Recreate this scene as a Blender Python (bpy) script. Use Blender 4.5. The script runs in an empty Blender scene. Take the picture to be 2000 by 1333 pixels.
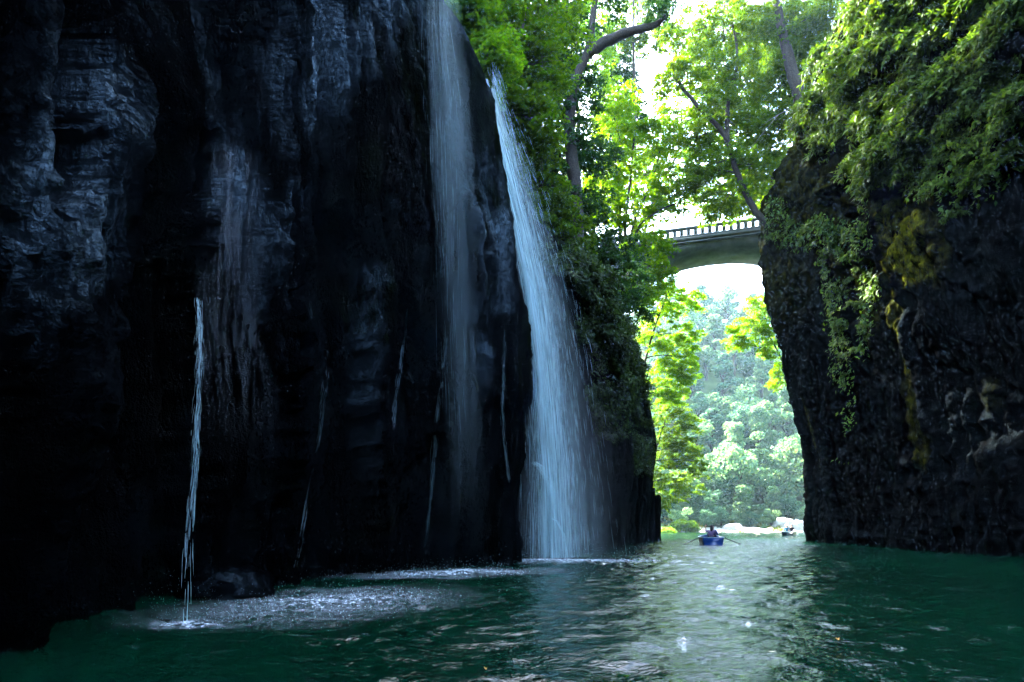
import bpy, math, random
import numpy as np
from mathutils import Vector, Matrix
from mathutils.bvhtree import BVHTree

random.seed(7)
RNG = np.random.default_rng(11)
scene = bpy.context.scene
COL = scene.collection
PI = math.pi

# ------------------------------------------------------------------ camera
F = 1111.0                      # focal length in photo pixels (2000 wide)
CX, HY, CH = 1000.0, 1024.0, 1.3
cam_d = bpy.data.cameras.new('camera')
cam = bpy.data.objects.new('camera', cam_d)
COL.objects.link(cam)
cam_d.sensor_width = 36
cam_d.lens = 36 * F / 2000
cam_d.shift_y = (HY - 666.5) / 2000
cam_d.clip_start = 0.05
cam_d.clip_end = 3000
cam.location = (0, 0, CH)
cam.rotation_euler = (PI / 2, 0, 0)
scene.camera = cam


def P(x, y, Y):
    """photo pixel + distance -> world point"""
    return np.array([(x - CX) / F * Y, Y, CH + (HY - y) / F * Y])


# ------------------------------------------------------------------ noise
def _h(i, j, k, seed):
    n = (i * 374761393 + j * 668265263 + k * 2147483647 + seed * 974711) & 0xffffffff
    n = ((n ^ (n >> 13)) * 1274126177) & 0xffffffff
    n = (n ^ (n >> 16)) & 0xffffffff
    return n.astype(np.float64) / 4294967295.0 * 2 - 1


def vnoise(x, y, z=None, seed=0):
    x = np.asarray(x, float); y = np.asarray(y, float)
    z = np.zeros_like(x) if z is None else np.asarray(z, float)
    xi = np.floor(x).astype(np.int64); yi = np.floor(y).astype(np.int64); zi = np.floor(z).astype(np.int64)
    fx = x - xi; fy = y - yi; fz = z - zi
    u = fx * fx * fx * (fx * (fx * 6 - 15) + 10)
    v = fy * fy * fy * (fy * (fy * 6 - 15) + 10)
    w = fz * fz * (3 - 2 * fz)

    def l(a, b, t):
        return a + (b - a) * t
    r = []
    for dz in (0, 1):
        a = l(_h(xi, yi, zi + dz, seed), _h(xi + 1, yi, zi + dz, seed), u)
        b = l(_h(xi, yi + 1, zi + dz, seed), _h(xi + 1, yi + 1, zi + dz, seed), u)
        r.append(l(a, b, v))
    return l(r[0], r[1], w)


def fbm(x, y, z=None, o=4, seed=0, gain=.5):
    s = 0; a = 1
    for q in range(o):
        s = s + a * vnoise(x * 2**q + 17.3 * q, y * 2**q - 9.1 * q, None if z is None else z * 2**q, seed + q)
        a *= gain
    return s


def ridged(x, y, o=3, seed=0):
    s = 0; a = 1
    for q in range(o):
        s = s + a * (1 - 2 * np.abs(vnoise(x * 2**q + 5.3 * q, y * 2**q + 3.7 * q, None, seed + q)))
        a *= .5
    return s


def smooth(a, b, x):
    t = np.clip((x - a) / (b - a), 0, 1)
    return t * t * (3 - 2 * t)


# ------------------------------------------------------------------ object helpers
def tag(o, label=None, cat=None, group=None, kind=None):
    if label: o['label'] = label
    if cat: o['category'] = cat
    if group: o['group'] = group
    if kind: o['kind'] = kind
    return o


def empty(name, loc, rz=0):
    o = bpy.data.objects.new(name, None)
    COL.objects.link(o)
    o.location = loc; o.rotation_euler = (0, 0, rz)
    o.empty_display_size = .2
    return o


class MB:
    """collects arrays of vertices / faces into one mesh"""
    def __init__(s):
        s.v = []; s.f = []; s.n = 0

    def add(s, v, *faces):
        v = np.asarray(v, float).reshape(-1, 3)
        for f in faces:
            f = np.asarray(f, np.int64)
            if len(f): s.f.append(f + s.n)
        s.v.append(v); s.n += len(v)
        return s

    def box(s, c, size, rz=0, M=None):
        x, y, z = np.array(size) / 2
        v = np.array([(-x,-y,-z),(x,-y,-z),(x,y,-z),(-x,y,-z),(-x,-y,z),(x,-y,z),(x,y,z),(-x,y,z)], float)
        if rz:
            ca, sa = math.cos(rz), math.sin(rz)
            v[:, :2] = v[:, :2] @ np.array([[ca, sa], [-sa, ca]])
        if M is not None: v = v @ np.array(M)[:3, :3].T
        return s.add(v + np.array(c), [(0,3,2,1),(4,5,6,7),(0,1,5,4),(1,2,6,5),(2,3,7,6),(3,0,4,7)])

    def tube(s, pts, rad, sides=6, cap=True):
        pts = np.asarray(pts, float); k = len(pts)
        rad = np.broadcast_to(np.asarray(rad, float), (k,))
        t = np.gradient(pts, axis=0)
        t /= np.linalg.norm(t, axis=1)[:, None] + 1e-9
        up = np.array([0, 0, 1.]) if abs(t[0, 2]) < .9 else np.array([1., 0, 0])
        a = np.cross(t, up); a /= np.linalg.norm(a, axis=1)[:, None] + 1e-9
        b = np.cross(t, a)
        th = np.arange(sides) / sides * 2 * PI
        ring = (np.cos(th)[None, :, None] * a[:, None] + np.sin(th)[None, :, None] * b[:, None]) * rad[:, None, None] + pts[:, None]
        i = np.arange(k - 1)[:, None] * sides; j = np.arange(sides)[None]; j2 = (j + 1) % sides
        q = np.stack([i + j, i + j2, i + sides + j2, i + sides + j], -1).reshape(-1, 4)
        fs = [q]
        if cap and sides > 2:
            fs.append(np.array([list(range(sides))[::-1]])); fs.append(np.array([[(k - 1) * sides + e for e in range(sides)]]))
        return s.add(ring.reshape(-1, 3), *fs)

    def grid(s, G):
        G = np.asarray(G); r, c = G.shape[:2]
        i = np.arange(r - 1)[:, None] * c; j = np.arange(c - 1)[None]
        return s.add(G.reshape(-1, 3), np.stack([i + j, i + j + 1, i + c + j + 1, i + c + j], -1).reshape(-1, 4))

    def leaves(s, c, nrm, ax, ln, wd, fold=.25):
        """diamond leaves: c centre, ax direction, nrm normal"""
        ax = ax / (np.linalg.norm(ax, axis=1)[:, None] + 1e-9)
        sd = np.cross(nrm, ax); sd /= np.linalg.norm(sd, axis=1)[:, None] + 1e-9
        n2 = np.cross(ax, sd)
        ln = np.asarray(ln)[:, None]; wd = np.asarray(wd)[:, None]
        p0 = c - ax * ln * .5
        p2 = c + ax * ln * .5
        m = c - ax * ln * .05
        p1 = m + sd * wd * .5 + n2 * wd * fold
        p3 = m - sd * wd * .5 + n2 * wd * fold
        v = np.stack([p0, p1, p2, p3], 1).reshape(-1, 3)
        n = len(c)
        return s.add(v, np.arange(n * 4).reshape(n, 4))

    def mesh(s, name, smooth_=False):
        me = bpy.data.meshes.new(name)
        V = np.concatenate(s.v)
        me.vertices.add(len(V)); me.vertices.foreach_set('co', V.astype(np.float32).ravel())
        tot = sum(f.size for f in s.f); cnt = sum(len(f) for f in s.f)
        me.loops.add(tot); me.polygons.add(cnt)
        me.loops.foreach_set('vertex_index', np.concatenate([f.ravel() for f in s.f]).astype(np.int32))
        lt = np.concatenate([np.full(len(f), f.shape[1]) for f in s.f]).astype(np.int32)
        me.polygons.foreach_set('loop_start', np.concatenate([[0], np.cumsum(lt)[:-1]]).astype(np.int32))
        me.polygons.foreach_set('loop_total', lt)
        if smooth_: me.polygons.foreach_set('use_smooth', np.ones(cnt, bool))
        me.update(calc_edges=True)
        return me

    def build(s, name, mat, parent=None, smooth_=False):
        me = s.mesh(name, smooth_)
        if mat: me.materials.append(mat)
        o = bpy.data.objects.new(name, me)
        COL.objects.link(o)
        if parent: o.parent = parent
        return o


def copy_tree(o, parent=None):
    c = o.copy(); COL.objects.link(c)
    if parent: c.parent = parent
    for ch in list(o.children):
        copy_tree(ch, c)
    return c


# ------------------------------------------------------------------ materials
def new_mat(name):
    m = bpy.data.materials.new(name); m.use_nodes = True
    nt = m.node_tree
    for n in list(nt.nodes):
        if n.type != 'OUTPUT_MATERIAL': nt.nodes.remove(n)
    return m, nt, nt.nodes['Material Output']


def N(nt, t, **kw):
    n = nt.nodes.new(t)
    for k, v in kw.items():
        if k.startswith('i_'):
            key = k[2:]
            n.inputs[int(key) if key.isdigit() else key.replace('_', ' ')].default_value = v
        else:
            setattr(n, k, v)
    return n


def L(nt, a, b): nt.links.new(a, b)


def ramp(nt, fac, stops):
    r = N(nt, 'ShaderNodeValToRGB')
    e = r.color_ramp.elements
    while len(e) < len(stops): e.new(.5)
    for q, (p, c) in zip(e, stops):
        q.position = p; q.color = (*c, 1) if len(c) == 3 else c
    L(nt, fac, r.inputs[0])
    return r.outputs[0]


def pos_scaled(nt, sc):
    g = N(nt, 'ShaderNodeTexCoord')
    mp = N(nt, 'ShaderNodeMapping'); mp.inputs['Scale'].default_value = sc
    L(nt, g.outputs['Object'], mp.inputs[0])
    return mp.outputs[0]


def simple(name, col, rough=.6, var=.25, scale=8, spec=.4, metal=0):
    m, nt, out = new_mat(name)
    b = N(nt, 'ShaderNodeBsdfPrincipled')
    b.inputs['Roughness'].default_value = rough; b.inputs['Metallic'].default_value = metal
    b.inputs['Specular IOR Level'].default_value = spec
    n = N(nt, 'ShaderNodeTexNoise'); n.inputs['Scale'].default_value = scale; n.inputs['Detail'].default_value = 4
    L(nt, pos_scaled(nt, (1, 1, 1)), n.inputs['Vector'])
    lo = tuple(c * (1 - var) for c in col); hi = tuple(min(1, c * (1 + var)) for c in col)
    L(nt, ramp(nt, n.outputs['Fac'], [(.3, lo), (.7, hi)]), b.inputs['Base Color'])
    L(nt, b.outputs[0], out.inputs[0])
    return m


def rock_mat(name, c_dark, c_mid, c_moss, rough=(.18, .5), spec=.55, zstretch=.35, bump=1.0):
    m, nt, out = new_mat(name)
    b = N(nt, 'ShaderNodeBsdfPrincipled')
    v = pos_scaled(nt, (1, 1, zstretch)); v1 = pos_scaled(nt, (1, 1, 1))
    n1 = N(nt, 'ShaderNodeTexNoise', i_Scale=.9, i_Detail=6.0); L(nt, v, n1.inputs['Vector'])
    n2 = N(nt, 'ShaderNodeTexNoise', i_Scale=3.5, i_Detail=8.0, i_Roughness=.65); L(nt, pos_scaled(nt, (1.4, 1.4, .5)), n2.inputs['Vector'])
    n3 = N(nt, 'ShaderNodeTexNoise', i_Scale=17., i_Detail=5.0, i_Roughness=.6)
    L(nt, pos_scaled(nt, (1.15, 1.15, .55)), n3.inputs['Vector'])
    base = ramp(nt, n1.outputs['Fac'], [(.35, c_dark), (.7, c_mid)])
    at = N(nt, 'ShaderNodeAttribute', attribute_name='moss')
    mm = N(nt, 'ShaderNodeMath', operation='MULTIPLY'); L(nt, at.outputs['Fac'], mm.inputs[0])
    L(nt, ramp(nt, n2.outputs['Fac'], [(.36, (0, 0, 0)), (.6, (1, 1, 1))]), mm.inputs[1])
    mx = N(nt, 'ShaderNodeMix', data_type='RGBA'); L(nt, mm.outputs[0], mx.inputs[0]); L(nt, base, mx.inputs[6])
    L(nt, ramp(nt, n3.outputs['Fac'], [(.3, tuple(c * .5 for c in c_moss)), (.7, c_moss)]), mx.inputs[7])
    L(nt, mx.outputs[2], b.inputs['Base Color'])
    r1 = N(nt, 'ShaderNodeMapRange', i_1=.3, i_2=.7, i_3=rough[0], i_4=rough[1]); L(nt, n2.outputs['Fac'], r1.inputs[0])
    r2 = N(nt, 'ShaderNodeMath', operation='MAXIMUM'); L(nt, r1.outputs[0], r2.inputs[0])
    r3 = N(nt, 'ShaderNodeMath', operation='MULTIPLY', i_1=.8); L(nt, mm.outputs[0], r3.inputs[0]); L(nt, r3.outputs[0], r2.inputs[1])
    L(nt, r2.outputs[0], b.inputs['Roughness'])
    b.inputs['Specular IOR Level'].default_value = 0
    # rough patches and water-smoothed patches
    n5 = N(nt, 'ShaderNodeTexNoise', i_Scale=.8, i_Detail=3.0); L(nt, pos_scaled(nt, (1.6, 1.6, .5)), n5.inputs['Vector'])
    n6 = N(nt, 'ShaderNodeTexNoise', i_Scale=34., i_Detail=3.0, i_Roughness=.6); L(nt, pos_scaled(nt, (.8, .8, 1.1)), n6.inputs['Vector'])
    rp = N(nt, 'ShaderNodeMapRange', i_1=.32, i_2=.56, i_3=.12, i_4=1.0); L(nt, n5.outputs['Fac'], rp.inputs[0])
    f1 = N(nt, 'ShaderNodeMath', operation='MULTIPLY_ADD', i_1=.8); L(nt, n6.outputs['Fac'], f1.inputs[0]); L(nt, n3.outputs['Fac'], f1.inputs[2])
    f2 = N(nt, 'ShaderNodeMath', operation='MULTIPLY'); L(nt, f1.outputs[0], f2.inputs[0]); L(nt, rp.outputs[0], f2.inputs[1])
    h2 = N(nt, 'ShaderNodeMath', operation='MULTIPLY_ADD', i_1=.38); L(nt, f2.outputs[0], h2.inputs[0])
    hb = N(nt, 'ShaderNodeMath', operation='MULTIPLY', i_1=.7); L(nt, n2.outputs['Fac'], hb.inputs[0]); L(nt, hb.outputs[0], h2.inputs[2])
    bp = N(nt, 'ShaderNodeBump', i_Strength=bump, i_Distance=.16); L(nt, h2.outputs[0], bp.inputs['Height'])
    L(nt, bp.outputs[0], b.inputs['Normal'])
    # wet film: runs down the rock in streaks and patches
    gl = N(nt, 'ShaderNodeBsdfGlossy'); L(nt, r2.outputs[0], gl.inputs['Roughness']); L(nt, bp.outputs[0], gl.inputs['Normal'])
    gl.inputs[0].default_value = (.55, .82, 1, 1)  # blue of the sky put into the gloss colour
    w1 = N(nt, 'ShaderNodeTexNoise', i_Scale=1.5, i_Detail=4.0, i_Roughness=.6); L(nt, pos_scaled(nt, (1, 1, .13)), w1.inputs['Vector'])
    w2 = N(nt, 'ShaderNodeTexNoise', i_Scale=.42, i_Detail=3.0); L(nt, pos_scaled(nt, (1, 1, .6)), w2.inputs['Vector'])
    wa = N(nt, 'ShaderNodeMath', operation='MULTIPLY_ADD', i_1=.9); L(nt, w1.outputs['Fac'], wa.inputs[0]); L(nt, w2.outputs['Fac'], wa.inputs[2])
    wr = N(nt, 'ShaderNodeMapRange', i_1=.86, i_2=1.16, i_3=.05 * spec, i_4=spec); L(nt, wa.outputs[0], wr.inputs[0])
    wm = N(nt, 'ShaderNodeMath', operation='MULTIPLY'); L(nt, wr.outputs[0], wm.inputs[0])
    n4 = N(nt, 'ShaderNodeMapRange', i_1=.35, i_2=.62, i_3=.15, i_4=1.0); L(nt, n3.outputs['Fac'], n4.inputs[0]); L(nt, n4.outputs[0], wm.inputs[1])
    aw = N(nt, 'ShaderNodeAttribute', attribute_name='wet')
    w5 = N(nt, 'ShaderNodeMath', operation='MULTIPLY'); L(nt, wm.outputs[0], w5.inputs[0]); L(nt, aw.outputs['Fac'], w5.inputs[1]); wm = w5
    ms = N(nt, 'ShaderNodeMixShader'); L(nt, wm.outputs[0], ms.inputs[0]); L(nt, b.outputs[0], ms.inputs[1]); L(nt, gl.outputs[0], ms.inputs[2])
    L(nt, ms.outputs[0], out.inputs[0])
    return m


def leaf_mat(name, stops, trans=.5, tint=(1.25, 1.15, .4), rough=.55, spec=.08):
    """stops: colours picked at random per leaf; translucent when lit from behind"""
    m, nt, out = new_mat(name)
    g = N(nt, 'ShaderNodeNewGeometry')
    oi = N(nt, 'ShaderNodeObjectInfo')
    c = ramp(nt, g.outputs['Random Per Island'], stops)
    hs = N(nt, 'ShaderNodeHueSaturation')
    mr = N(nt, 'ShaderNodeMapRange', i_3=.7, i_4=1.25); L(nt, oi.outputs['Random'], mr.inputs[0]); L(nt, mr.outputs[0], hs.inputs['Value'])
    L(nt, c, hs.inputs['Color'])
    b = N(nt, 'ShaderNodeBsdfPrincipled'); b.inputs['Roughness'].default_value = rough
    b.inputs['Specular IOR Level'].default_value = spec
    L(nt, hs.outputs[0], b.inputs['Base Color'])
    tr = N(nt, 'ShaderNodeBsdfTranslucent')
    mt = N(nt, 'ShaderNodeMix', data_type='RGBA', blend_type='MULTIPLY', i_0=1.0)
    L(nt, hs.outputs[0], mt.inputs[6]); mt.inputs[7].default_value = (*tint, 1)
    L(nt, mt.outputs[2], tr.inputs[0])
    ms = N(nt, 'ShaderNodeMixShader', i_0=trans)
    L(nt, b.outputs[0], ms.inputs[1]); L(nt, tr.outputs[0], ms.inputs[2]); L(nt, ms.outputs[0], out.inputs[0])
    return m


M = {}
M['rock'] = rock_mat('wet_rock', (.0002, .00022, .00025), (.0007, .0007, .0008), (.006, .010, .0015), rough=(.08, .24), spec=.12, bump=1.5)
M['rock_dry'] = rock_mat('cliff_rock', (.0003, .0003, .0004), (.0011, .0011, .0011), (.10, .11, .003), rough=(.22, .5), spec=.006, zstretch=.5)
M['bark'] = simple('bark', (.03, .024, .018), .85, .5, 14, .2)
M['bark_pale'] = simple('pale_bark', (.13, .11, .085), .8, .4, 10, .2)
Y1 = [(0, (.05, .15, .003)), (.5, (.095, .22, .004)), (1, (.15, .27, .005))]
G1 = [(0, (.03, .085, .004)), (.5, (.065, .145, .004)), (1, (.11, .19, .005))]
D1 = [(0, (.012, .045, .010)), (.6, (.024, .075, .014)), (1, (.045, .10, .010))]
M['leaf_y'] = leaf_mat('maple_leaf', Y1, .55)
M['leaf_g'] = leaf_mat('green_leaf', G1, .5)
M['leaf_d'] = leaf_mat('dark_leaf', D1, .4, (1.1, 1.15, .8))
M['leaf_far'] = leaf_mat('far_leaf', [(0, (.045, .13, .075)), (.5, (.10, .20, .095)), (1, (.17, .26, .10))], .4, (1.1, 1.1, .7))
M['leaf_far_d'] = leaf_mat('far_dark_leaf', [(0, (.02, .075, .055)), (.5, (.045, .125, .075)), (1, (.085, .17, .08))], .4, (1.1, 1.1, .7))
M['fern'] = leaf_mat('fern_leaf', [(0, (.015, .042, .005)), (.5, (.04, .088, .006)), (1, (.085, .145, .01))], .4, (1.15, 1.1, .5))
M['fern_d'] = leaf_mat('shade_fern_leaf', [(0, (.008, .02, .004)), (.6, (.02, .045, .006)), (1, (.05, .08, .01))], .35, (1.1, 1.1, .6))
M['grass'] = leaf_mat('grass', [(0, (.09, .13, .02)), (1, (.2, .22, .05))], .4)
M['soil'] = simple('soil', (.035, .04, .02), .95, .5, 1.5, .1)
M['hill'] = simple('hill_ground', (.04, .065, .02), .95, .5, .3, .1)
M['gravel'] = simple('gravel', (.38, .35, .29), .9, .3, 6, .2)
M['boulder'] = simple('boulder', (.42, .40, .37), .85, .25, 2.5, .2)
M['concrete'] = simple('concrete', (.09, .095, .09), .85, .3, 1.5, .2)
M['oar'] = simple('oar_wood', (.012, .010, .008), .6, .2, 8, .3)
M['skin'] = simple('skin', (.42, .26, .19), .5, .08, 20, .4)
M['hair'] = simple('hair', (.012, .01, .009), .5, .3, 40, .4)


# water
def water_mat():
    m, nt, out = new_mat('river_water')
    b = N(nt, 'ShaderNodeBsdfPrincipled')
    n0 = N(nt, 'ShaderNodeTexNoise', i_Scale=.12, i_Detail=3.0); L(nt, pos_scaled(nt, (1, 1, 1)), n0.inputs['Vector'])
    L(nt, ramp(nt, n0.outputs['Fac'], [(.35, (.0003, .0095, .0045)), (.65, (.0004, .0155, .0068))]), b.inputs['Base Color'])
    b.inputs['Roughness'].default_value = .02; b.inputs['IOR'].default_value = 1.33
    n1 = N(nt, 'ShaderNodeTexNoise', i_Scale=8.0, i_Detail=4.0, i_Roughness=.6); L(nt, pos_scaled(nt, (.75, 1.2, 1)), n1.inputs['Vector'])
    bp = N(nt, 'ShaderNodeBump', i_Strength=.5, i_Distance=.07); L(nt, n1.outputs['Fac'], bp.inputs['Height']); L(nt, bp.outputs[0], b.inputs['Normal'])
    L(nt, b.outputs[0], out.inputs[0])
    return m


def veil_mat(name, alpha, lo, hi, sx=26, sz=.55, col=(.66, .88, .9)):
    """thin sheet of falling water: streaky coverage that fades at the edges (edge attribute)"""
    m, nt, out = new_mat(name)
    d = N(nt, 'ShaderNodeBsdfDiffuse'); d.inputs[0].default_value = (*col, 1)
    t2 = N(nt, 'ShaderNodeBsdfTranslucent'); t2.inputs[0].default_value = (*col, 1)
    a1 = N(nt, 'ShaderNodeMixShader', i_0=.45); L(nt, d.outputs[0], a1.inputs[1]); L(nt, t2.outputs[0], a1.inputs[2])
    tr = N(nt, 'ShaderNodeBsdfTransparent')
    n1 = N(nt, 'ShaderNodeTexNoise', i_Scale=1.0, i_Detail=3.0, i_Roughness=.6)
    uv = N(nt, 'ShaderNodeAttribute', attribute_name='flow'); mp = N(nt, 'ShaderNodeMapping'); mp.inputs['Scale'].default_value = (sx, sz, 1)
    L(nt, uv.outputs['Vector'], mp.inputs[0]); L(nt, mp.outputs[0], n1.inputs['Vector'])
    r = N(nt, 'ShaderNodeMapRange', i_1=lo, i_2=hi, i_3=0.0, i_4=1.0); L(nt, n1.outputs['Fac'], r.inputs[0])
    e = N(nt, 'ShaderNodeAttribute', attribute_name='edge')
    mu = N(nt, 'ShaderNodeMath', operation='MULTIPLY'); L(nt, r.outputs[0], mu.inputs[0]); L(nt, e.outputs['Fac'], mu.inputs[1])
    m2 = N(nt, 'ShaderNodeMath', operation='MULTIPLY', i_1=alpha, use_clamp=True); L(nt, mu.outputs[0], m2.inputs[0])
    ms = N(nt, 'ShaderNodeMixShader'); L(nt, m2.outputs[0], ms.inputs[0]); L(nt, tr.outputs[0], ms.inputs[1]); L(nt, a1.outputs[0], ms.inputs[2])
    L(nt, ms.outputs[0], out.inputs[0])
    return m


def white_water(name, col=(.67, .88, .9)):
    m, nt, out = new_mat(name)
    b = N(nt, 'ShaderNodeBsdfPrincipled'); b.inputs['Base Color'].default_value = (*col, 1); b.inputs['Roughness'].default_value = .25
    t2 = N(nt, 'ShaderNodeBsdfTranslucent'); t2.inputs[0].default_value = (*col, 1)
    a1 = N(nt, 'ShaderNodeMixShader', i_0=.4); L(nt, b.outputs[0], a1.inputs[1]); L(nt, t2.outputs[0], a1.inputs[2]); L(nt, a1.outputs[0], out.inputs[0])
    return m


M['water'] = water_mat()
M['veil'] = veil_mat('water_veil', .85, .33, .68)
M['core'] = veil_mat('water_core', 1.0, .3, .58, 16, .35)
M['mist'] = veil_mat('spray_mist', .6, .25, .8, 6, .35)
M['brk'] = veil_mat('broken_trickle', .6, .44, .68, 26, 2.0)
M['thin'] = veil_mat('thin_water', .2, .3, .72, 9, .16)
M['film'] = veil_mat('water_film', .2, .42, .70, 18, .8, (.6, .68, .75))
M['strand'] = white_water('falling_water')


def foam_mat():
    m, nt, out = new_mat('foam')
    d = N(nt, 'ShaderNodeBsdfDiffuse'); d.inputs[0].default_value = (.75, .82, .85, 1)
    tr = N(nt, 'ShaderNodeBsdfTransparent')
    n1 = N(nt, 'ShaderNodeTexNoise', i_Scale=11.0, i_Detail=8.0, i_Roughness=.8); L(nt, pos_scaled(nt, (1, 1, 1)), n1.inputs['Vector'])
    e = N(nt, 'ShaderNodeAttribute', attribute_name='edge')
    r = N(nt, 'ShaderNodeMapRange', i_1=.47, i_2=.66, i_3=.04, i_4=1.0); L(nt, n1.outputs['Fac'], r.inputs[0])
    m2 = N(nt, 'ShaderNodeMath', operation='MULTIPLY', use_clamp=True); L(nt, r.outputs[0], m2.inputs[0]); L(nt, e.outputs['Fac'], m2.inputs[1])
    ms = N(nt, 'ShaderNodeMixShader'); L(nt, m2.outputs[0], ms.inputs[0]); L(nt, tr.outputs[0], ms.inputs[1]); L(nt, d.outputs[0], ms.inputs[2])
    L(nt, ms.outputs[0], out.inputs[0])
    return m


M['foam'] = foam_mat()


def float_attr(me, name, vals):
    a = me.attributes.new(name, 'FLOAT', 'POINT'); a.data.foreach_set('value', np.asarray(vals, np.float32).ravel())


def vec_attr(me, name, vals):
    a = me.attributes.new(name, 'FLOAT_VECTOR', 'POINT'); a.data.foreach_set('vector', np.asarray(vals, np.float32).ravel())


# ------------------------------------------------------------------ cliffs
def catmull(pts, n_per):
    pts = np.asarray(pts, float)
    out = []
    for i in range(len(pts) - 1):
        p0 = pts[max(i - 1, 0)]; p1 = pts[i]; p2 = pts[i + 1]; p3 = pts[min(i + 2, len(pts) - 1)]
        n = max(1, int(n_per[i] if hasattr(n_per, '__len__') else n_per))
        t = np.linspace(0, 1, n, endpoint=False)[:, None]
        out.append(.5 * ((2 * p1) + (-p0 + p2) * t + (2 * p0 - 5 * p1 + 4 * p2 - p3) * t**2 + (-p0 + 3 * p1 - 3 * p2 + p3) * t**3))
    out.append(pts[-1:])
    return np.concatenate(out)


def cliff(name, ctrl, flip, vis, leanfun, dispfun, mossfun, mat, inward, dz=.07, zmin=-1.2, slope=.45):
    """ctrl rows: x, y, top height, weight.  vis=(i0,i1): finely sampled control spans"""
    ctrl = np.asarray(ctrl, float)
    seg = np.linalg.norm(np.diff(ctrl[:, :2], axis=0), axis=1)
    nper = [max(2, int(s / (.07 if vis[0] <= i < vis[1] else .6))) for i, s in enumerate(seg)]
    C = catmull(ctrl, nper)
    xy = C[:, :2]
    s = np.concatenate([[0], np.cumsum(np.linalg.norm(np.diff(xy, axis=0), axis=1))])
    t = np.gradient(xy, axis=0)
    # smooth tangents by arc length
    k = 25; pad = np.pad(t, ((k, k), (0, 0)), mode='edge'); ker = np.ones(2 * k + 1) / (2 * k + 1)
    t = np.stack([np.convolve(pad[:, q], ker, 'valid') for q in (0, 1)], 1)
    t /= np.linalg.norm(t, axis=1)[:, None]
    n = np.stack([t[:, 1], -t[:, 0]], 1) * (-1 if flip else 1)
    H = C[:, 2] + .5 * vnoise(s * .8, s * 0, None, 5)
    nz = int((H.max() - zmin) / dz)
    v = np.linspace(0, 1, nz)[:, None]
    Z = zmin + (H[None] - zmin) * v
    S = np.broadcast_to(s[None], Z.shape)
    lx, ly = leanfun(S, Z, C)
    D = dispfun(S, Z, C)
    # round the lip
    D = D - .9 * smooth(.93, 1.0, v) ** 2
    G = np.stack([xy[None, :, 0] + lx + n[None, :, 0] * D, xy[None, :, 1] + ly + n[None, :, 1] * D, Z], -1)
    top = G[-1]
    rows = [G]
    for d in (.5, 1.2, 2.5, 5, 10, 20, 40, 70):
        r = top.copy(); r[:, 0] += inward[0] * d; r[:, 1] += inward[1] * d
        r[:, 2] += (slope(xy[:, 1]) if callable(slope) else slope) * d * smooth(0, 6, d) + .25 * fbm(r[:, 0] * .5, r[:, 1] * .5, None, 3, 9) * min(d, 2)
        rows.append(r[None])
    G = np.concatenate(rows)
    mb = MB().grid(G)
    o = mb.build(name, mat, None, True)
    MO = np.zeros(G.shape[:2]); MO[:nz] = mossfun(S, Z, C, G[:nz]); MO[nz:] = .6
    float_attr(o.data, 'moss', MO)
    WE = np.full(G.shape[:2], .7)
    if not flip: WE[:nz] = wet_sheen(G[:nz])
    float_attr(o.data, 'wet', WE)
    tag(o, kind='structure')
    return o, G, nz


# left cliff: x, y, top height, corner weight
LC = [(-9, -34, 27, .2), (-8, -20, 27, .2), (-6.6, -8, 27, .2), (-5.5, 0, 27, .2), (-5.2, 4.5, 26, .2), (-5.2, 7.3, 26, .2), (-5.05, 8.6, 25, .2),
      (-5.9, 10.3, 25, .2), (-4.75, 11.5, 24, .2), (-5.0, 13, 23, .2), (-3.7, 14.6, 22, .4), (-2.6, 16.2, 21, .8), (-1.5, 17.2, 20, 1),
      (-.35, 17.85, 18.6, 1), (-.02, 18.6, 17.6, 1), (-.4, 20.0, 17.0, 1), (-1.0, 21.7, 16.5, .8), (.6, 22.8, 14.8, .5), (2.6, 24.3, 13.5, .4),
      (4.3, 28, 14, .6), (5.7, 32, 15, .9), (8.5, 38.5, 15, 1.3), (9.9, 42.8, 14.5, 1.5), (10.4, 45.2, 14, 1.5), (9.8, 49, 14, 1), (4, 56, 15, .5), (-25, 62, 18, .2)]
LEAN_Z = np.array([-2, 0, 4, 8.2, 11.4, 15.4, 17.9, 24, 30]); LEAN_X = np.array([0, 0, .12, .22, -.1, -.8, -1.55, -3.3, -4.5])
CREV_RNG = np.random.default_rng(4)
crev = np.cumsum(CREV_RNG.uniform(.55, 1.7, 120)) - 2
crev_amp = CREV_RNG.uniform(.22, .6, 120)
crev_ph = CREV_RNG.uniform(0, 100, 120)


def flutes(S, Z, seed=0, warp=.55, slant=.05, phase=0):
    """columns of cooled lava: rounded ribs split by sharp clefts that wander with height"""
    w = S + slant * Z + warp * fbm(S * .16, Z * .11, None, 3, 31 + seed) + .12 * fbm(S * 1.1, Z * .5, None, 2, 77 + seed) + phase
    i = np.clip(np.searchsorted(crev, w.ravel()).reshape(w.shape), 1, len(crev) - 1)
    a = crev[i - 1]; b = crev[i]
    tt = (w - a) / (b - a) * 2 - 1
    amp = crev_amp[i] * (.75 + .6 * vnoise(Z * .12 + crev_ph[i], crev_ph[i] * 3.1, None, 3))
    bulge = np.sqrt(np.clip(1 - np.abs(tt) ** 2.2, 0, 1))
    return amp * (bulge - .5) * 1.5, i


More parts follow.
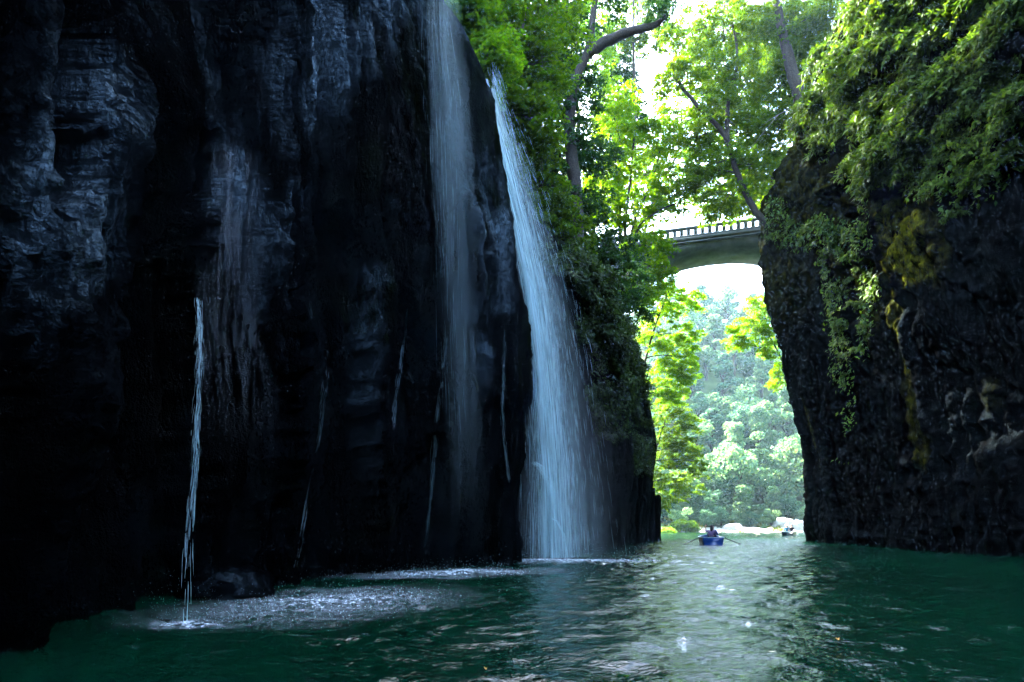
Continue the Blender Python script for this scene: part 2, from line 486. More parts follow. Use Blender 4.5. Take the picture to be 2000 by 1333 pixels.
def poly_mask(px, py, poly, soft):
    poly = np.asarray(poly, float); n = len(poly)
    d = np.full(px.shape, 1e9); ins = np.zeros(px.shape, bool)
    for i in range(n):
        a = poly[i]; b = poly[(i + 1) % n]; e = b - a
        t = np.clip(((px - a[0]) * e[0] + (py - a[1]) * e[1]) / (e @ e), 0, 1)
        d = np.minimum(d, np.hypot(px - a[0] - t * e[0], py - a[1] - t * e[1]))
        if abs(e[1]) > 1e-9:
            c = ((a[1] > py) != (b[1] > py)) & (px < e[0] * (py - a[1]) / e[1] + a[0])
            ins ^= c
    sd = np.where(ins, d, -d)
    return smooth(-soft, soft, sd)


# hollows worn into the left wall: outline as it reads from the river, depth in metres
HOLLOWS = [([(285, 350), (330, 400), (364, 450), (372, 600), (372, 900), (366, 1120), (366, 1250), (40, 1290), (70, 950), (120, 760), (185, 620), (235, 480), (262, 400)], 1.1, 9),
           ([(575, 430), (640, 400), (690, 470), (688, 760), (700, 950), (738, 1135), (572, 1145), (598, 960), (630, 800), (640, 690), (600, 650)], .8, 8),
           ([(762, 560), (800, 620), (872, 660), (850, 800), (830, 1125), (742, 1135), (752, 960), (772, 850)], .55, 8),
           ([(-60, -60), (110, -60), (70, 120), (40, 330), (-60, 420)], 1.0, 20),
           ([(280, 240), (380, 260), (400, 330), (366, 430), (300, 360)], .6, 10),
           ([(570, 500), (560, 700), (545, 1150), (490, 1165), (500, 900), (520, 650)], .35, 10),
           ([(900, 660), (930, 700), (945, 880), (985, 960), (988, 1115), (905, 1120), (915, 900)], .18, 8)]
# swellings: centre, radius (px), height in metres
SWELLS = [(190, 230, 130, 190, .7), (455, 430, 85, 160, .5), (420, 560, 60, 60, .25), (720, 640, 45, 150, .35), (640, 330, 120, 90, .3), (560, 150, 160, 120, .35), (950, 760, 40, 160, .25)]


def sculpt(X, Y, Z):
    Ys = np.maximum(Y, 2.0)
    px = X / Ys * F + CX; py = HY - (Z - CH) / Ys * F
    wob = 10 * vnoise(px / 40, py / 40, None, 61) + 5 * vnoise(px / 14, py / 14, None, 62)
    d = 0
    for poly, dep, soft in HOLLOWS: d = d - 1.15 * dep * poly_mask(px + wob, py + wob * .6, poly, soft * .6)
    for x, y, rx, ry, hgt in SWELLS: d = d + hgt * np.exp(-((px - x + wob) / rx) ** 2 - ((py - y) / ry) ** 2)
    return d * smooth(2.5, 4, Y) * smooth(24, 21, Y)


# spray-soaked patches; they also paint the highlights in and keep other rock black
WET_GLINTS = [([(120, 70), (230, 110), (290, 230), (275, 380), (190, 560), (110, 620), (40, 570), (-20, 500), (30, 360), (95, 230)], 1.0, 35),
        ([(385, 280), (500, 290), (520, 430), (500, 620), (420, 700), (372, 600), (368, 440)], 1.5, 22), ([(690, 510), (755, 530), (748, 700), (720, 920), (700, 900), (690, 700)], 1.2, 14),
        ([(540, 370), (590, 360), (570, 470), (530, 580), (500, 600)], 1.3, 14), ([(480, -40), (830, -40), (830, 120), (700, 160), (560, 300), (420, 260)], .8, 40),
        ([(840, -40), (930, 100), (990, 420), (1000, 600), (880, 640), (850, 300)], .6, 20), ([(925, 660), (950, 660), (985, 900), (965, 930)], 1.3, 10), ([(-20, 560), (110, 620), (60, 760), (-20, 800)], .7, 20)]


def wet_sheen(G):
    Ys = np.maximum(G[..., 1], 2.0); px = G[..., 0] / Ys * F + CX; py = HY - (G[..., 2] - CH) / Ys * F
    w_ = 14 * vnoise(px / 30, py / 30, None, 161) + 8 * vnoise(px / 11, py / 11, None, 162)
    o = np.full(px.shape, .07)
    for poly, a, soft in WET_GLINTS: o = np.maximum(o, .07 + a * poly_mask(px + w_, py + w_, poly, soft))
    return np.where(G[..., 1] > 2.5, o, .4)


def left_lean(S, Z, C):
    lx = np.interp(Z, LEAN_Z, LEAN_X) * C[None, :, 3]
    return lx, np.zeros_like(lx)


def left_disp(S, Z, C):
    f, i = flutes(S, Z, 0)
    y = np.broadcast_to(C[None, :, 1], Z.shape)
    # each rib swells at its own height and hollows below it
    cav = vnoise(crev_ph[i] * 1.7, Z * .16 + crev_ph[i], None, 21)
    d = f + .38 * cav * smooth(-1, 3, Z) + .28 * fbm(S * .35, Z * .22, None, 3, 2)
    d = d + .05 * ridged(S * 1.3 + .4 * vnoise(S, Z * .6, None, 8), Z * .55 + S * .3, 3, 40) + .05 * fbm(S * 4, Z * 3, None, 3, 50) + .02 * fbm(S * 13, Z * 11, None, 2, 60)
    # broken blocks high on the foreground wall
    blk = smooth(8, 12, Z + 2 * vnoise(S * .5, Z * .3, None, 14)) * smooth(17, 12, y)
    d = d + blk * .15 * ridged(S * 1.5 + .15 * Z, Z * .45 - S * .2, 3, 90) + .08 * ridged(S * 2.1 + .12 * Z + .3 * vnoise(S * .7, Z * .4, None, 19), Z * .16, 2, 95) * smooth(22, 18, y)
    corner = smooth(1.2, .2, np.abs(y - 18.2)) * (np.abs(C[None, :, 0]) < 1.0)
    d = d * (1 - .65 * corner)
    far = smooth(30, 36, y)
    d = d * (1 - .3 * far)
    d = d * (1 + .15 * smooth(20, 17, y))
    x = np.broadcast_to(C[None, :, 0], Z.shape) + np.interp(Z, LEAN_Z, LEAN_X) * C[None, :, 3]
    return d + sculpt(x, y, Z)


def left_moss(S, Z, C, G):
    y = np.broadcast_to(C[None, :, 1], Z.shape)
    m = smooth(24, 30, y) * smooth(3, 7, Z) * 1.0
    m2 = .8 * smooth(.55, .9, fbm(S * .5, Z * .3, None, 3, 123)) * smooth(2, 5, Z)
    m3 = smooth(15.5, 17, y) * smooth(22, 20, y) * smooth(8, 12, Z) * .7
    return np.clip(np.maximum(np.maximum(m, m2), m3), 0, 1)


left, GL, nzl = cliff('left_cliff', LC, False, (3, 24), left_lean, left_disp, left_moss, M['rock'], (-.95, .3), slope=lambda y: .7 + 1.9 * smooth(25, 33, y) * (1 - .8 * smooth(50, 54, y)))  # slope behind the rim steepened to block the sun from the gorge

RC = [(-16, -34, 30, .3), (0, -35, 32, .3), (9, -30, 32, .5), (14.5, -14, 32, .8), (18, 2, 32, 1), (19.6, 13, 31, 1), (20.3, 21, 31, 1), (20.0, 26, 31, 1),
      (20.7, 31, 31, 1), (22.1, 38, 30, 1), (23.0, 41.6, 29, 1), (23.4, 44, 28, 1), (27, 48, 28, .8), (45, 54, 30, .5), (100, 62, 34, .3)]
RLZ = np.array([-2, 0, 5.2, 8.3, 12.8, 16.6, 18.8, 23.4, 26, 30.6, 36]); RLX = np.array([0, 0, -.35, -.95, -2.0, -2.5, -3.15, -3.3, -3.1, -.9, 2.])


def right_lean(S, Z, C):
    lx = np.interp(Z, RLZ, RLX) * C[None, :, 3]
    return lx, np.zeros_like(lx)


def right_disp(S, Z, C):
    f, i = flutes(S, Z, 5, .6, -.04, 20)
    y = np.broadcast_to(C[None, :, 1], Z.shape)
    d = f * (.9 - .4 * smooth(12, 20, Z)) + .5 * fbm(S * .22, Z * .16, None, 3, 12)
    up = smooth(9, 16, Z)
    d = d + up * (.38 * ridged(S * .6 + Z * .35, Z * .7, 3, 33)) + .17 * ridged(S * 1.2 + .5 * vnoise(S, Z, None, 7), Z * .8, 4, 44) + .06 * fbm(S * 4, Z * 4, None, 3, 55)
    edge = smooth(38, 42, y)
    return d * (1 - .25 * edge)


def right_moss(S, Z, C, G):
    px = G[..., 0] / np.maximum(G[..., 1], 1) * F + CX; py = HY - (G[..., 2] - CH) / np.maximum(G[..., 1], 1) * F
    y = np.broadcast_to(C[None, :, 1], Z.shape)
    pil = poly_mask(px + 12 * vnoise(px / 20, py / 20, None, 3), py, [(1703, 395), (1760, 385), (1805, 430), (1815, 540), (1775, 562), (1735, 510)], 12)     # the yellow mossy boss
    m2 = .3 * smooth(.45, .85, fbm(S * .5 + 4, Z * .12, None, 3, 223)) * smooth(1, 5, Z)
    m3 = smooth(14, 20, Z) * .2
    return np.clip(np.maximum(np.maximum(pil, m2), m3), 0, 1)


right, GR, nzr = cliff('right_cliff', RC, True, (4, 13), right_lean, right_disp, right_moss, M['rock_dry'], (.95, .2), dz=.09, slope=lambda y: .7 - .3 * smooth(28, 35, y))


def bvh_of(G):
    r, c = G.shape[:2]
    i = np.arange(r - 1)[:, None] * c; j = np.arange(c - 1)[None]
    q = np.stack([i + j, i + j + 1, i + c + j + 1, i + c + j], -1).reshape(-1, 4)
    return BVHTree.FromPolygons([tuple(v) for v in G.reshape(-1, 3)], [tuple(f) for f in q.tolist()])


def thin(G, k):
    return G[::k, ::k]


BL = bvh_of(thin(GL, 2)); BR = bvh_of(thin(GR, 2))


def hit(bvh, x, y):
    """where a sight line through the photograph meets the rock"""
    d = Vector(P(x, y, 1.0)) - Vector((0, 0, CH))
    d.normalize()
    p, n, i, t = bvh.ray_cast(Vector((0, 0, CH)), d, 200)
    if p is not None and n.dot(d) > 0: n = -n
    return p, n


# ------------------------------------------------------------------ far ground, hill, water
def ground_z(X, Y):
    xl = np.interp(Y, [40, 50, 60, 75, 86, 92, 300], [6, 9, 13, 17, 20, 25, 25])
    zl = np.clip((xl - X) * .8, -2, 40)
    zr = np.clip((X - np.interp(Y, [40, 60, 90, 300], [34, 46, 60, 150])) * .9, -2, 60)
    zf = np.where(Y < 88, -1.2 + .0 * Y, np.where(Y < 104, -1.2 + (Y - 86) * .2, 2.4 + (Y - 104) * .80))
    zf = np.minimum(zf, 56 + 5 * vnoise(X * .05, Y * .0, None, 3) + 7 * smooth(64, 50, X))
    z = np.maximum(np.maximum(zl, zr), zf)
    return z + .25 * fbm(X * .4, Y * .4, None, 3, 8) + (smooth(104, 130, Y)) * 5 * fbm(X * .04, Y * .04, None, 2, 4)


xs = np.concatenate([np.arange(-90, 0, 4.), np.arange(0, 60, .6), np.arange(60, 190, 4.)])
ys = np.concatenate([np.arange(47, 110, .6), np.arange(110, 330, 4.)])
XX, YY = np.meshgrid(xs, ys)
ZZ = ground_z(XX, YY)
hill = MB().grid(np.stack([XX, YY, ZZ], -1)).build('hill', M['hill'], None, True)
tag(hill, kind='structure')
# pale gravel shore lying on the hill's foot
xs = np.arange(20, 64, .5); ys = np.arange(86.0, 98, .5)
XX, YY = np.meshgrid(xs, ys)
ZZ = ground_z(XX, YY) + .12 - .5 * smooth(94, 98, YY + 1.5 * vnoise(XX * .3, YY * .3, None, 2)) + .1 * fbm(XX, YY, None, 3, 6)
bank = MB().grid(np.stack([XX, YY, ZZ], -1)).build('river_bank', M['gravel'], None, True)
tag(bank, kind='structure')

# river: one sheet with modelled ripples
xs = np.concatenate([np.arange(-60, -8, 2.), np.arange(-8, 24, .085), np.arange(24, 60, .3), np.arange(60, 120, 4)])
ys = np.concatenate([np.arange(-45, 2, 1.5), np.arange(2, 24, .07), np.arange(24, 48, .14), np.arange(48, 100, .35)])
XX, YY = np.meshgrid(xs, ys)
def wave(X, Y):
    fall1 = np.exp(-(((X - 1.5) / 4) ** 2 + ((Y - 20) / 4) ** 2)); fall2 = np.exp(-(((X + 3.2) / 2.5) ** 2 + ((Y - 11) / 6) ** 2))
    chop = 1 + 1.0 * fall1 + .8 * fall2
    wx = X + .35 * vnoise(X * .5, Y * .5, None, 3); wy = Y + .35 * vnoise(X * .5, Y * .5, None, 4)
    Z = .026 * fbm(wx * .8, wy * 1.1, None, 3, 70) + .020 * ridged(wx * 2.2 + .4 * wy, wy * 3.0, 2, 80) + .011 * fbm(wx * 5, wy * 6.5, None, 2, 81) * chop
    return Z * (chop * .5 + .5) * smooth(-4, 3, Y)


ZZ = wave(XX, YY)
water = MB().grid(np.stack([XX, YY, ZZ], -1)).build('river_water', M['water'], None, True)
tag(water, kind='structure')


# ------------------------------------------------------------------ waterfalls
def sheet(mb_list, path, halfw, depth0, mat, name, parent, rows=60, cols=14, jitter=.06, seed=0, edge_pow=1.0, curve=.25, fade=(0, 1)):
    """path: list of (px, py, Y) down the fall, halfw in metres per point; a curved ribbon of water"""
    pts = np.array([P(*p) for p in path]); hw = np.asarray(halfw, float)
    t = np.linspace(0, 1, rows); tp = np.linspace(0, 1, len(pts))
    c = np.stack([np.interp(t, tp, pts[:, q]) for q in range(3)], 1)
    ker = np.ones(5) / 5
    for q in range(2):
        c[:, q] = np.convolve(np.pad(c[:, q], 2, mode='edge'), ker, 'valid')
    w = np.interp(t, tp, hw)
    u = np.linspace(-1, 1, cols)
    G = np.zeros((rows, cols, 3))
    TT, UU = np.meshgrid(t, u, indexing='ij')
    nzv = vnoise(UU * 2.5 + seed, TT * 5, None, seed)
    G[..., 0] = c[:, 0][:, None] + UU * w[:, None] + jitter * nzv
    G[..., 1] = c[:, 1][:, None] - depth0 + curve * UU ** 2 + jitter * 2 * vnoise(UU * 3, TT * 4 + 9, None, seed + 1) + .12 * UU * w[:, None]
    G[..., 2] = c[:, 2][:, None]
    mb = MB().grid(G)
    o = mb.build(name, mat, parent, True)
    e = np.clip(1 - np.abs(UU) ** 1.6, 0, 1) ** edge_pow
    e *= smooth(0, .04, TT) if fade[0] else 1
    e *= 1 - smooth(fade[1] - .25, fade[1], TT) if fade[1] < 1 else 1
    float_attr(o.data, 'edge', e)
    flow = np.stack([UU * w[:, None] + seed * 7.7, (pts[0, 2] - G[..., 2]), UU * 0 + seed], -1)
    vec_attr(o.data, 'flow', flow.reshape(-1, 3))
    return o


def strands(path, halfw, n, name, parent, mat, r=(.004, .012), length=(.08, .5), conc=1.0, seed=1, thick=.3, tmin=0, tmax=1, wob=.03, bias=0.0):
    """hundreds of separate threads of falling water in one mesh"""
    rg = np.random.default_rng(seed)
    pts = np.array([P(*p) for p in path]); hw = np.asarray(halfw, float); tp = np.linspace(0, 1, len(pts))
    mb = MB()
    for q in range(n):
        u = np.clip(rg.normal(bias, .42 / conc), -1, 1)
        t0 = rg.uniform(tmin, tmax) - .03; ln = rg.uniform(*length)
        t0 = max(tmin, t0); t1 = min(tmax - rg.uniform(0, .3) * (tmax < 1), t0 + ln)
        if t1 - t0 < .015: continue
        k = max(4, int((t1 - t0) * 22))
        t = np.linspace(t0, t1, k)
        c = np.stack([np.interp(t, tp, pts[:, a]) for a in range(3)], 1)
        w = np.interp(t, tp, hw)
        ph = rg.uniform(0, 99)
        c[:, 0] += u * w + wob * vnoise(t * 9 + ph, t * 0 + ph, None, 3)
        c[:, 1] += rg.uniform(-thick, thick * .4) + wob * vnoise(t * 9 - ph, t * 0 + ph, None, 5) + .12 * u * w
        rr = rg.uniform(*r) * np.sin(np.linspace(.25, PI - .25, k)) ** .6
        mb.tube(c, rr, 3, False)
    return mb.build(name, mat, parent, True)


def droplets(centres, radii, name, parent, mat):
    """small round drops (octahedra)"""
    c = np.asarray(centres); r = np.asarray(radii)[:, None, None]
    o = np.array([(1, 0, 0), (-1, 0, 0), (0, 1, 0), (0, -1, 0), (0, 0, 1.3), (0, 0, -1.3)], float)
    v = (c[:, None] + o[None] * r).reshape(-1, 3)
    f = np.array([(0, 2, 4), (2, 1, 4), (1, 3, 4), (3, 0, 4), (2, 0, 5), (1, 2, 5), (3, 1, 5), (0, 3, 5)])
    F_ = (np.arange(len(c))[:, None, None] * 6 + f[None]).reshape(-1, 3)
    return MB().add(v, F_).build(name, mat, parent, True)


# 1. the tall white fall
mainp = [(946, 150, 19.6), (966, 235, 19.9), (995, 340, 20.1), (1022, 450, 20.2), (1045, 560, 20.3), (1062, 680, 20.3), (1075, 800, 20.3), (1085, 930, 20.2), (1090, 1090, 20.0)]
mainw = [.10, .26, .48, .66, .75, .84, .95, 1.1, 1.3]
wf = empty('waterfall', tuple(P(1085, 1095, 20.2)))
wf.location.z = 0
tag(wf, 'tall white waterfall plunging from the cliff edge beside the green trees', 'waterfall')


def into(parent, *obs):
    for o in obs:
        o.parent = parent; o.matrix_parent_inverse = Matrix.Translation(parent.location).inverted()


into(wf, sheet(None, [(x - 14, y, Y) for x, y, Y in mainp], [w * .34 for w in mainw], .2, M['core'], 'water_sheet', None, 90, 14, .07, 4, .8),
     sheet(None, mainp, [w * .55 for w in mainw], .1, M['veil'], 'water_sheet', None, 90, 16, .05, 1, .9),
     sheet(None, mainp, [w * 1.0 for w in mainw], -.15, M['veil'], 'water_sheet', None, 90, 18, .08, 2, 1.2),
     sheet(None, [(x + 14, y, Y) for x, y, Y in mainp], [w * 1.45 for w in mainw], -.35, M['mist'], 'spray', None, 70, 16, .1, 3, 1.4),
     strands([(x - 12, y, Y) for x, y, Y in mainp], mainw, 1300, 'water_threads', None, M['strand'], (.0006, .0026), (.015, .08), 1.2, 5, .35, bias=-.15, wob=.15),
     strands([(x + 20, y, Y) for x, y, Y in mainp], [w * 1.5 for w in mainw], 1500, 'spray_threads', None, M['strand'], (.001, .0028), (.008, .04), .9, 6, .6, wob=.1))
into(wf, strands([(1040, 902, 19.3), (1058, 912, 19.25), (1072, 945, 19.2), (1074, 1010, 19.2), (1070, 1090, 19.2)], [.12, .16, .07, .06, .1], 150, 'ledge_splash', None, M['strand'], (.001, .003), (.1, .4), .9, 61, .06, wob=.03),
     strands([(1066, 1008, 19.2), (1088, 1018, 19.2), (1102, 1045, 19.2), (1106, 1090, 19.2)], [.03, .04, .05, .06], 60, 'ledge_splash', None, M['strand'], (.001, .003), (.15, .5), .9, 62, .05, wob=.03))
# 2. the bluish veil
veilp = [(866, -60, 16.3), (868, 60, 16.4), (880, 200, 16.4), (886, 330, 16.3), (890, 460, 16.2), (893, 600, 16.1), (900, 760, 16.0), (905, 920, 15.9), (905, 1105, 15.7)]
veilw = [.4, .46, .6, .62, .55, .42, .5, .7, .9]
wf = empty('waterfall', (-1.4, 15.8, 0))
tag(wf, 'thin bluish veil waterfall spreading over the dark cliff left of the white fall', 'waterfall')
into(wf, sheet(None, veilp, veilw, .0, M['thin'], 'water_sheet', None, 90, 16, .05, 11, .9, fade=(0, .98)),
     sheet(None, [(x - 22, y, Y) for x, y, Y in veilp], [w * .55 for w in veilw], .1, M['thin'], 'water_sheet', None, 90, 12, .05, 12, .8, fade=(0, .75)),
     sheet(None, [(x + 12, y, Y) for x, y, Y in veilp], [w * .9 for w in veilw], .22, M['thin'], 'water_sheet', None, 90, 14, .07, 13, 1.1, fade=(0, .85)),
     strands([(x - 15, y, Y) for x, y, Y in veilp], veilw, 240, 'water_threads', None, M['strand'], (.0004, .0011), (.015, .08), .9, 15, .3, tmax=.85, bias=-.15))
# 3. foreground trickle with the film of water that feeds it
trp = [(388, 585, 8.0), (392, 640, 7.9), (390, 720, 7.8), (388, 800, 7.75), (384, 880, 7.7), (378, 960, 7.7), (368, 1080, 7.6), (366, 1225, 7.4)]
trw = [.008, .02, .03, .034, .036, .035, .045, .06]
wf = empty('waterfall', (-4.2, 7.4, 0))
tag(wf, 'narrow broken trickle of water in the left foreground falling into a bright splash', 'waterfall')
into(wf, strands(trp, trw, 420, 'water_threads', None, M['strand'], (.0006, .0024), (.015, .07), .8, 25, .06, tmax=.85, wob=.03),
     strands(trp, trw, 60, 'drips', None, M['strand'], (.0015, .004), (.02, .09), .7, 26, .06, tmin=.5, wob=.02))
fan = sheet(None, [(450, 280, 9.6), (446, 400, 9.3), (440, 500, 9.0), (440, 600, 8.9), (450, 760, 8.8), (460, 960, 8.8), (460, 1170, 8.8)], [.35, .45, .6, .55, .6, .7, .75], .1, M['film'], 'water_film', None, 70, 16, .06, 31, .8, fade=(1, .8))
into(wf, fan)


# seeps running down the rock edges
def seep(pix, n, r, off=.03, label=None):
    pp = []
    for (x, y) in pix:
        p, nn = hit(BL, x, y)
        if p is None: continue
        pp.append(np.array(p + nn * off))
    pp = np.array(pp)
    if len(pp) < 3: return
    t = np.linspace(0, 1, 40); tp = np.linspace(0, 1, len(pp))
    rg = np.random.default_rng(n + int(pix[0][0]))
    o = empty('water_seep', tuple(pp[-1]))
    mb = MB()
    for q in range(n * 3):
        a = rg.uniform(0, .96); b = min(1, a + rg.uniform(.03, .14))
        tt = np.linspace(a, b, 10)
        c = np.stack([np.interp(tt, tp, pp[:, k]) for k in range(3)], 1)
        c += rg.normal(0, .03, 3) + .02 * rg.normal(0, 1, (10, 3)) * .4
        mb.tube(c, rg.uniform(.25, .6) * .33 * r * np.sin(np.linspace(.2, PI - .2, 10)), 3, False)
    into(o, mb.build('water_threads', M['strand'], None, True))
    tag(o, label, 'water seep', 'thin seeps running down the left cliff')


seep([(600, 560), (606, 620), (612, 665), (640, 690), (634, 760), (622, 850), (605, 950), (585, 1050), (575, 1110)], 26, .005, label='thin seep of water running down the dark cliff edge right of the foreground trickle')
seep([(796, 600), (788, 660), (778, 730), (770, 800), (766, 840)], 40, .006, label='short pale seep on a rib of the cliff just left of the bluish veil fall')
seep([(878, 640), (866, 720), (856, 800), (848, 900), (840, 1000), (830, 1100)], 70, .005, label='long pale seep along the rock edge under the bluish veil fall')
seep([(985, 640), (984, 720), (980, 800), (984, 870), (992, 940)], 40, .006, label='glinting seep on the cliff corner just left of the white fall')

# foam and drops where the falls land
def foam_patch(name, cx, cy, rx, ry, rot=0, gain=1, z=.05, peak=1.0):
    th = np.linspace(0, 2 * PI, 97); r = np.linspace(0, 1, 40)
    R, T = np.meshgrid(r, th, indexing='ij')
    x = R * np.cos(T) * rx; y = R * np.sin(T) * ry
    X = cx + x * math.cos(rot) - y * math.sin(rot); Y = cy + x * math.sin(rot) + y * math.cos(rot)
    Zz = wave(X, Y) + .018 + .10 * gain * np.clip(1 - R, 0, 1) ** 3
    o = MB().grid(np.stack([X, Y, Zz], -1)).build(name, M['foam'], None, True)
    float_attr(o.data, 'edge', peak * np.clip(1 - R, 0, 1) ** 1.4)
    tag(o, kind='stuff')
    return o


foam_patch('foam', 1.6, 19.6, 4.2, 1.3, .1, .3, peak=1.3)
tag(bpy.data.objects['foam'], 'white line of foam where the tall waterfall meets the river', 'foam')
o = foam_patch('foam', -4.15, 7.25, .62, .3, 0, .25, peak=1.5); tag(o, 'small bright splash at the foot of the foreground trickle', 'foam')
o = foam_patch('foam', -3.0, 9.3, 3.2, 2.3, .8, .1, peak=.7); tag(o, 'bluish foam spread below the left cliff recess', 'foam')
o = foam_patch('foam', -1.7, 14.9, 3.6, 1.7, .35, .1, peak=.95); tag(o, 'foam strip under the bluish veil waterfall', 'foam')
rg = np.random.default_rng(3)
cs = []; rs = []
for (cx, cy, sx, sy, n, h) in ((-3.4, 8.6, 1.2, 1.6, 900, .12), (-4.1, 7.25, .3, .18, 250, .3), (-1.8, 14.8, 1.9, 1.2, 700, .15), (1.6, 19.3, 2.2, 1.2, 700, .3), (-1.5, 9.5, 2.5, 3.0, 260, .05)):
    c = np.stack([rg.normal(cx, sx, n), rg.normal(cy, sy, n), np.abs(rg.normal(0, h, n)) + .03], 1)
    cs.append(c); rs.append(rg.uniform(.0012, .0042, n) * np.clip(c[:, 1] / 10, .5, 1.6))
cs = np.concatenate(cs); rs = np.concatenate(rs); k = (cs[:, 1] > 6) & (cs[:, 0] < 6)
o = droplets(cs[k], rs[k], 'water_drops', None, M['strand']); tag(o, 'drops of spray bouncing off the river below the falls', 'spray', kind='stuff')

# mist standing over the places where the water lands
def mist(c, r, dens, label):
    m, nt, out = new_mat('mist')
    v = N(nt, 'ShaderNodeVolumePrincipled'); v.inputs['Color'].default_value = (.93, .97, 1, 1); v.inputs['Density'].default_value = dens; v.inputs['Anisotropy'].default_value = .2
    L(nt, v.outputs[0], out.inputs['Volume']); m.cycles.homogeneous_volume = True
    th = np.linspace(0, 2 * PI, 33)[:-1]; ph = np.linspace(-1.55, 1.55, 17)
    T, Q = np.meshgrid(th, ph)
    V = np.stack([r[0] * np.cos(T) * np.cos(Q), r[1] * np.sin(T) * np.cos(Q), r[2] * np.sin(Q)], -1)
    f = [(i * 32 + j, i * 32 + (j + 1) % 32, (i + 1) * 32 + (j + 1) % 32, (i + 1) * 32 + j) for i in range(16) for j in range(32)]
    mb = MB().add(V.reshape(-1, 3), f); mb.f.append(np.array([[16 * 32 + e for e in range(32)]])); mb.f.append(np.array([list(range(32))[::-1]]))
    o = mb.build('mist', m, None, True); o.location = c
    tag(o, label, 'mist', kind='stuff')


for q in range(4):
    k = .55 + .22 * q
    mist((1.5 + .08 * q, 20.1, 2.2), (1.9 * k + .2, .9 * k, 5.2 * k), .006, 'mist hanging round the lower half of the tall white waterfall')

# ------------------------------------------------------------------ trees
def unit(a): return a / (np.linalg.norm(a, axis=-1, keepdims=True) + 1e-9)


def add_leaves(mb, rg, c, rad, n_spray, n_leaf, size, flat=.2, spread=.85, droop=.35, aspect=.55):
    """sprays of leaves lying in loose horizontal tiers inside an ellipsoid"""
    rad = np.asarray(rad, float)
    d = unit(rg.normal(size=(n_spray, 3))); rr = rg.uniform(.25, 1, n_spray) ** .6
    sc = c + d * rr[:, None] * rad
    sr = rg.uniform(.5, 1, n_spray) * spread
    th = rg.uniform(0, 2 * PI, (n_spray, n_leaf)); q = np.sqrt(rg.uniform(0, 1, (n_spray, n_leaf))) * sr[:, None]
    lx = q * np.cos(th); ly = q * np.sin(th) * .7
    # each spray points outward and sags at its tip
    out = d.copy(); out[:, 2] = 0; out = unit(out + rg.normal(0, .4, (n_spray, 3)) * np.array([1, 1, 0]))
    sd = np.stack([-out[:, 1], out[:, 0], 0 * out[:, 0]], 1)
    tilt = rg.normal(-.15, .2, n_spray)
    p = sc[:, None] + out[:, None] * lx[..., None] + sd[:, None] * ly[..., None]
    p[..., 2] += lx * tilt[:, None] - droop * (q ** 2) / np.maximum(sr[:, None], .1) + rg.normal(0, flat, p.shape[:2]) * sr[:, None] * .5
    p = p.reshape(-1, 3); n = len(p)
    nr = unit(np.array([0, 0, 1.]) + rg.normal(0, .45, (n, 3)))
    ax = unit(np.repeat(out, n_leaf, 0) + rg.normal(0, .7, (n, 3)) + np.array([0, 0, -.25]))
    ln = size * rg.uniform(.7, 1.35, n)
    mb.leaves(p, nr, ax, ln, ln * aspect * rg.uniform(.8, 1.2, n))
    return sc


def bez(a, b, sag, k=7, rg=None):
    t = np.linspace(0, 1, k)[:, None]
    m = (a + b) / 2 + sag
    p = (1 - t) ** 2 * a + 2 * t * (1 - t) * m + t ** 2 * b
    if rg is not None: p[1:-1] += rg.normal(0, .03 * np.linalg.norm(b - a) / k, (k - 2, 3))
    return p


def tree(name, label, cat, trunks, clusters, leafm, barkm='bark', size=.2, dens=1.0, r0=.22, seed=0, group=None, limbs=(), spray=.85, twigs=True):
    """trunks: list of world paths; clusters: (centre, radii, sprays); limbs join each cluster to the nearest trunk"""
    rg = np.random.default_rng(seed)
    base = np.array(trunks[0][0])
    root = empty(name, tuple(base)); tag(root, label, cat, group)
    tb = MB(); tp = []; tr = []
    for ti, path in enumerate(trunks):
        path = np.array(path, float)
        pp = catmull(path, 5)
        pp[1:] += rg.normal(0, .02, (len(pp) - 1, 3))
        r = (r0 if ti == 0 else r0 * .75) * np.linspace(1, .3, len(pp)) ** .9
        tb.tube(pp - base, r, 8); tp.append(pp); tr.append(r)
    tp = np.concatenate(tp); tr = np.concatenate(tr)
    lb = MB()
    for (c, rad, ns) in clusters:
        c = np.array(c, float); rad = np.array(rad)
        dd = np.linalg.norm(tp - c, axis=1) + .8 * np.maximum(0, tp[:, 2] - c[2]) + .4 * np.maximum(0, c[2] - 6 - tp[:, 2])
        i = np.argmin(dd); L_ = np.linalg.norm(tp[i] - c)
        lim = bez(tp[i], c, np.array([0, 0, .12 * L_]) + rg.normal(0, .06 * L_, 3), 8, rg)
        tb.tube(lim - base, np.linspace(min(tr[i] * .6, .03 + .012 * L_), .02, 8), 5)
        sc = add_leaves(lb, rg, c - base, rad * np.array([1.1, 1.1, 1.1]), max(3, int(ns * dens * 1.5)), 60, size, spread=spray)
        if twigs:
            for s_ in sc[::2]:
                j = rg.integers(3, 8)
                tb.tube(bez(lim[j] - base, s_, np.array([0, 0, .1]), 4), [.014, .011, .008, .005], 3, False)
    tb.build('trunk', M[barkm], root, True)
    lb.build('crown', M[leafm], root)
    return root


def C_(x, y, Y, rx, rz, ry=None, ns=20):
    """cluster from pixel box centre: rx, rz in pixels at distance Y"""
    k = Y / F
    return (P(x, y, Y), (rx * k, (ry if ry else rx * k * .8), rz * k), ns)


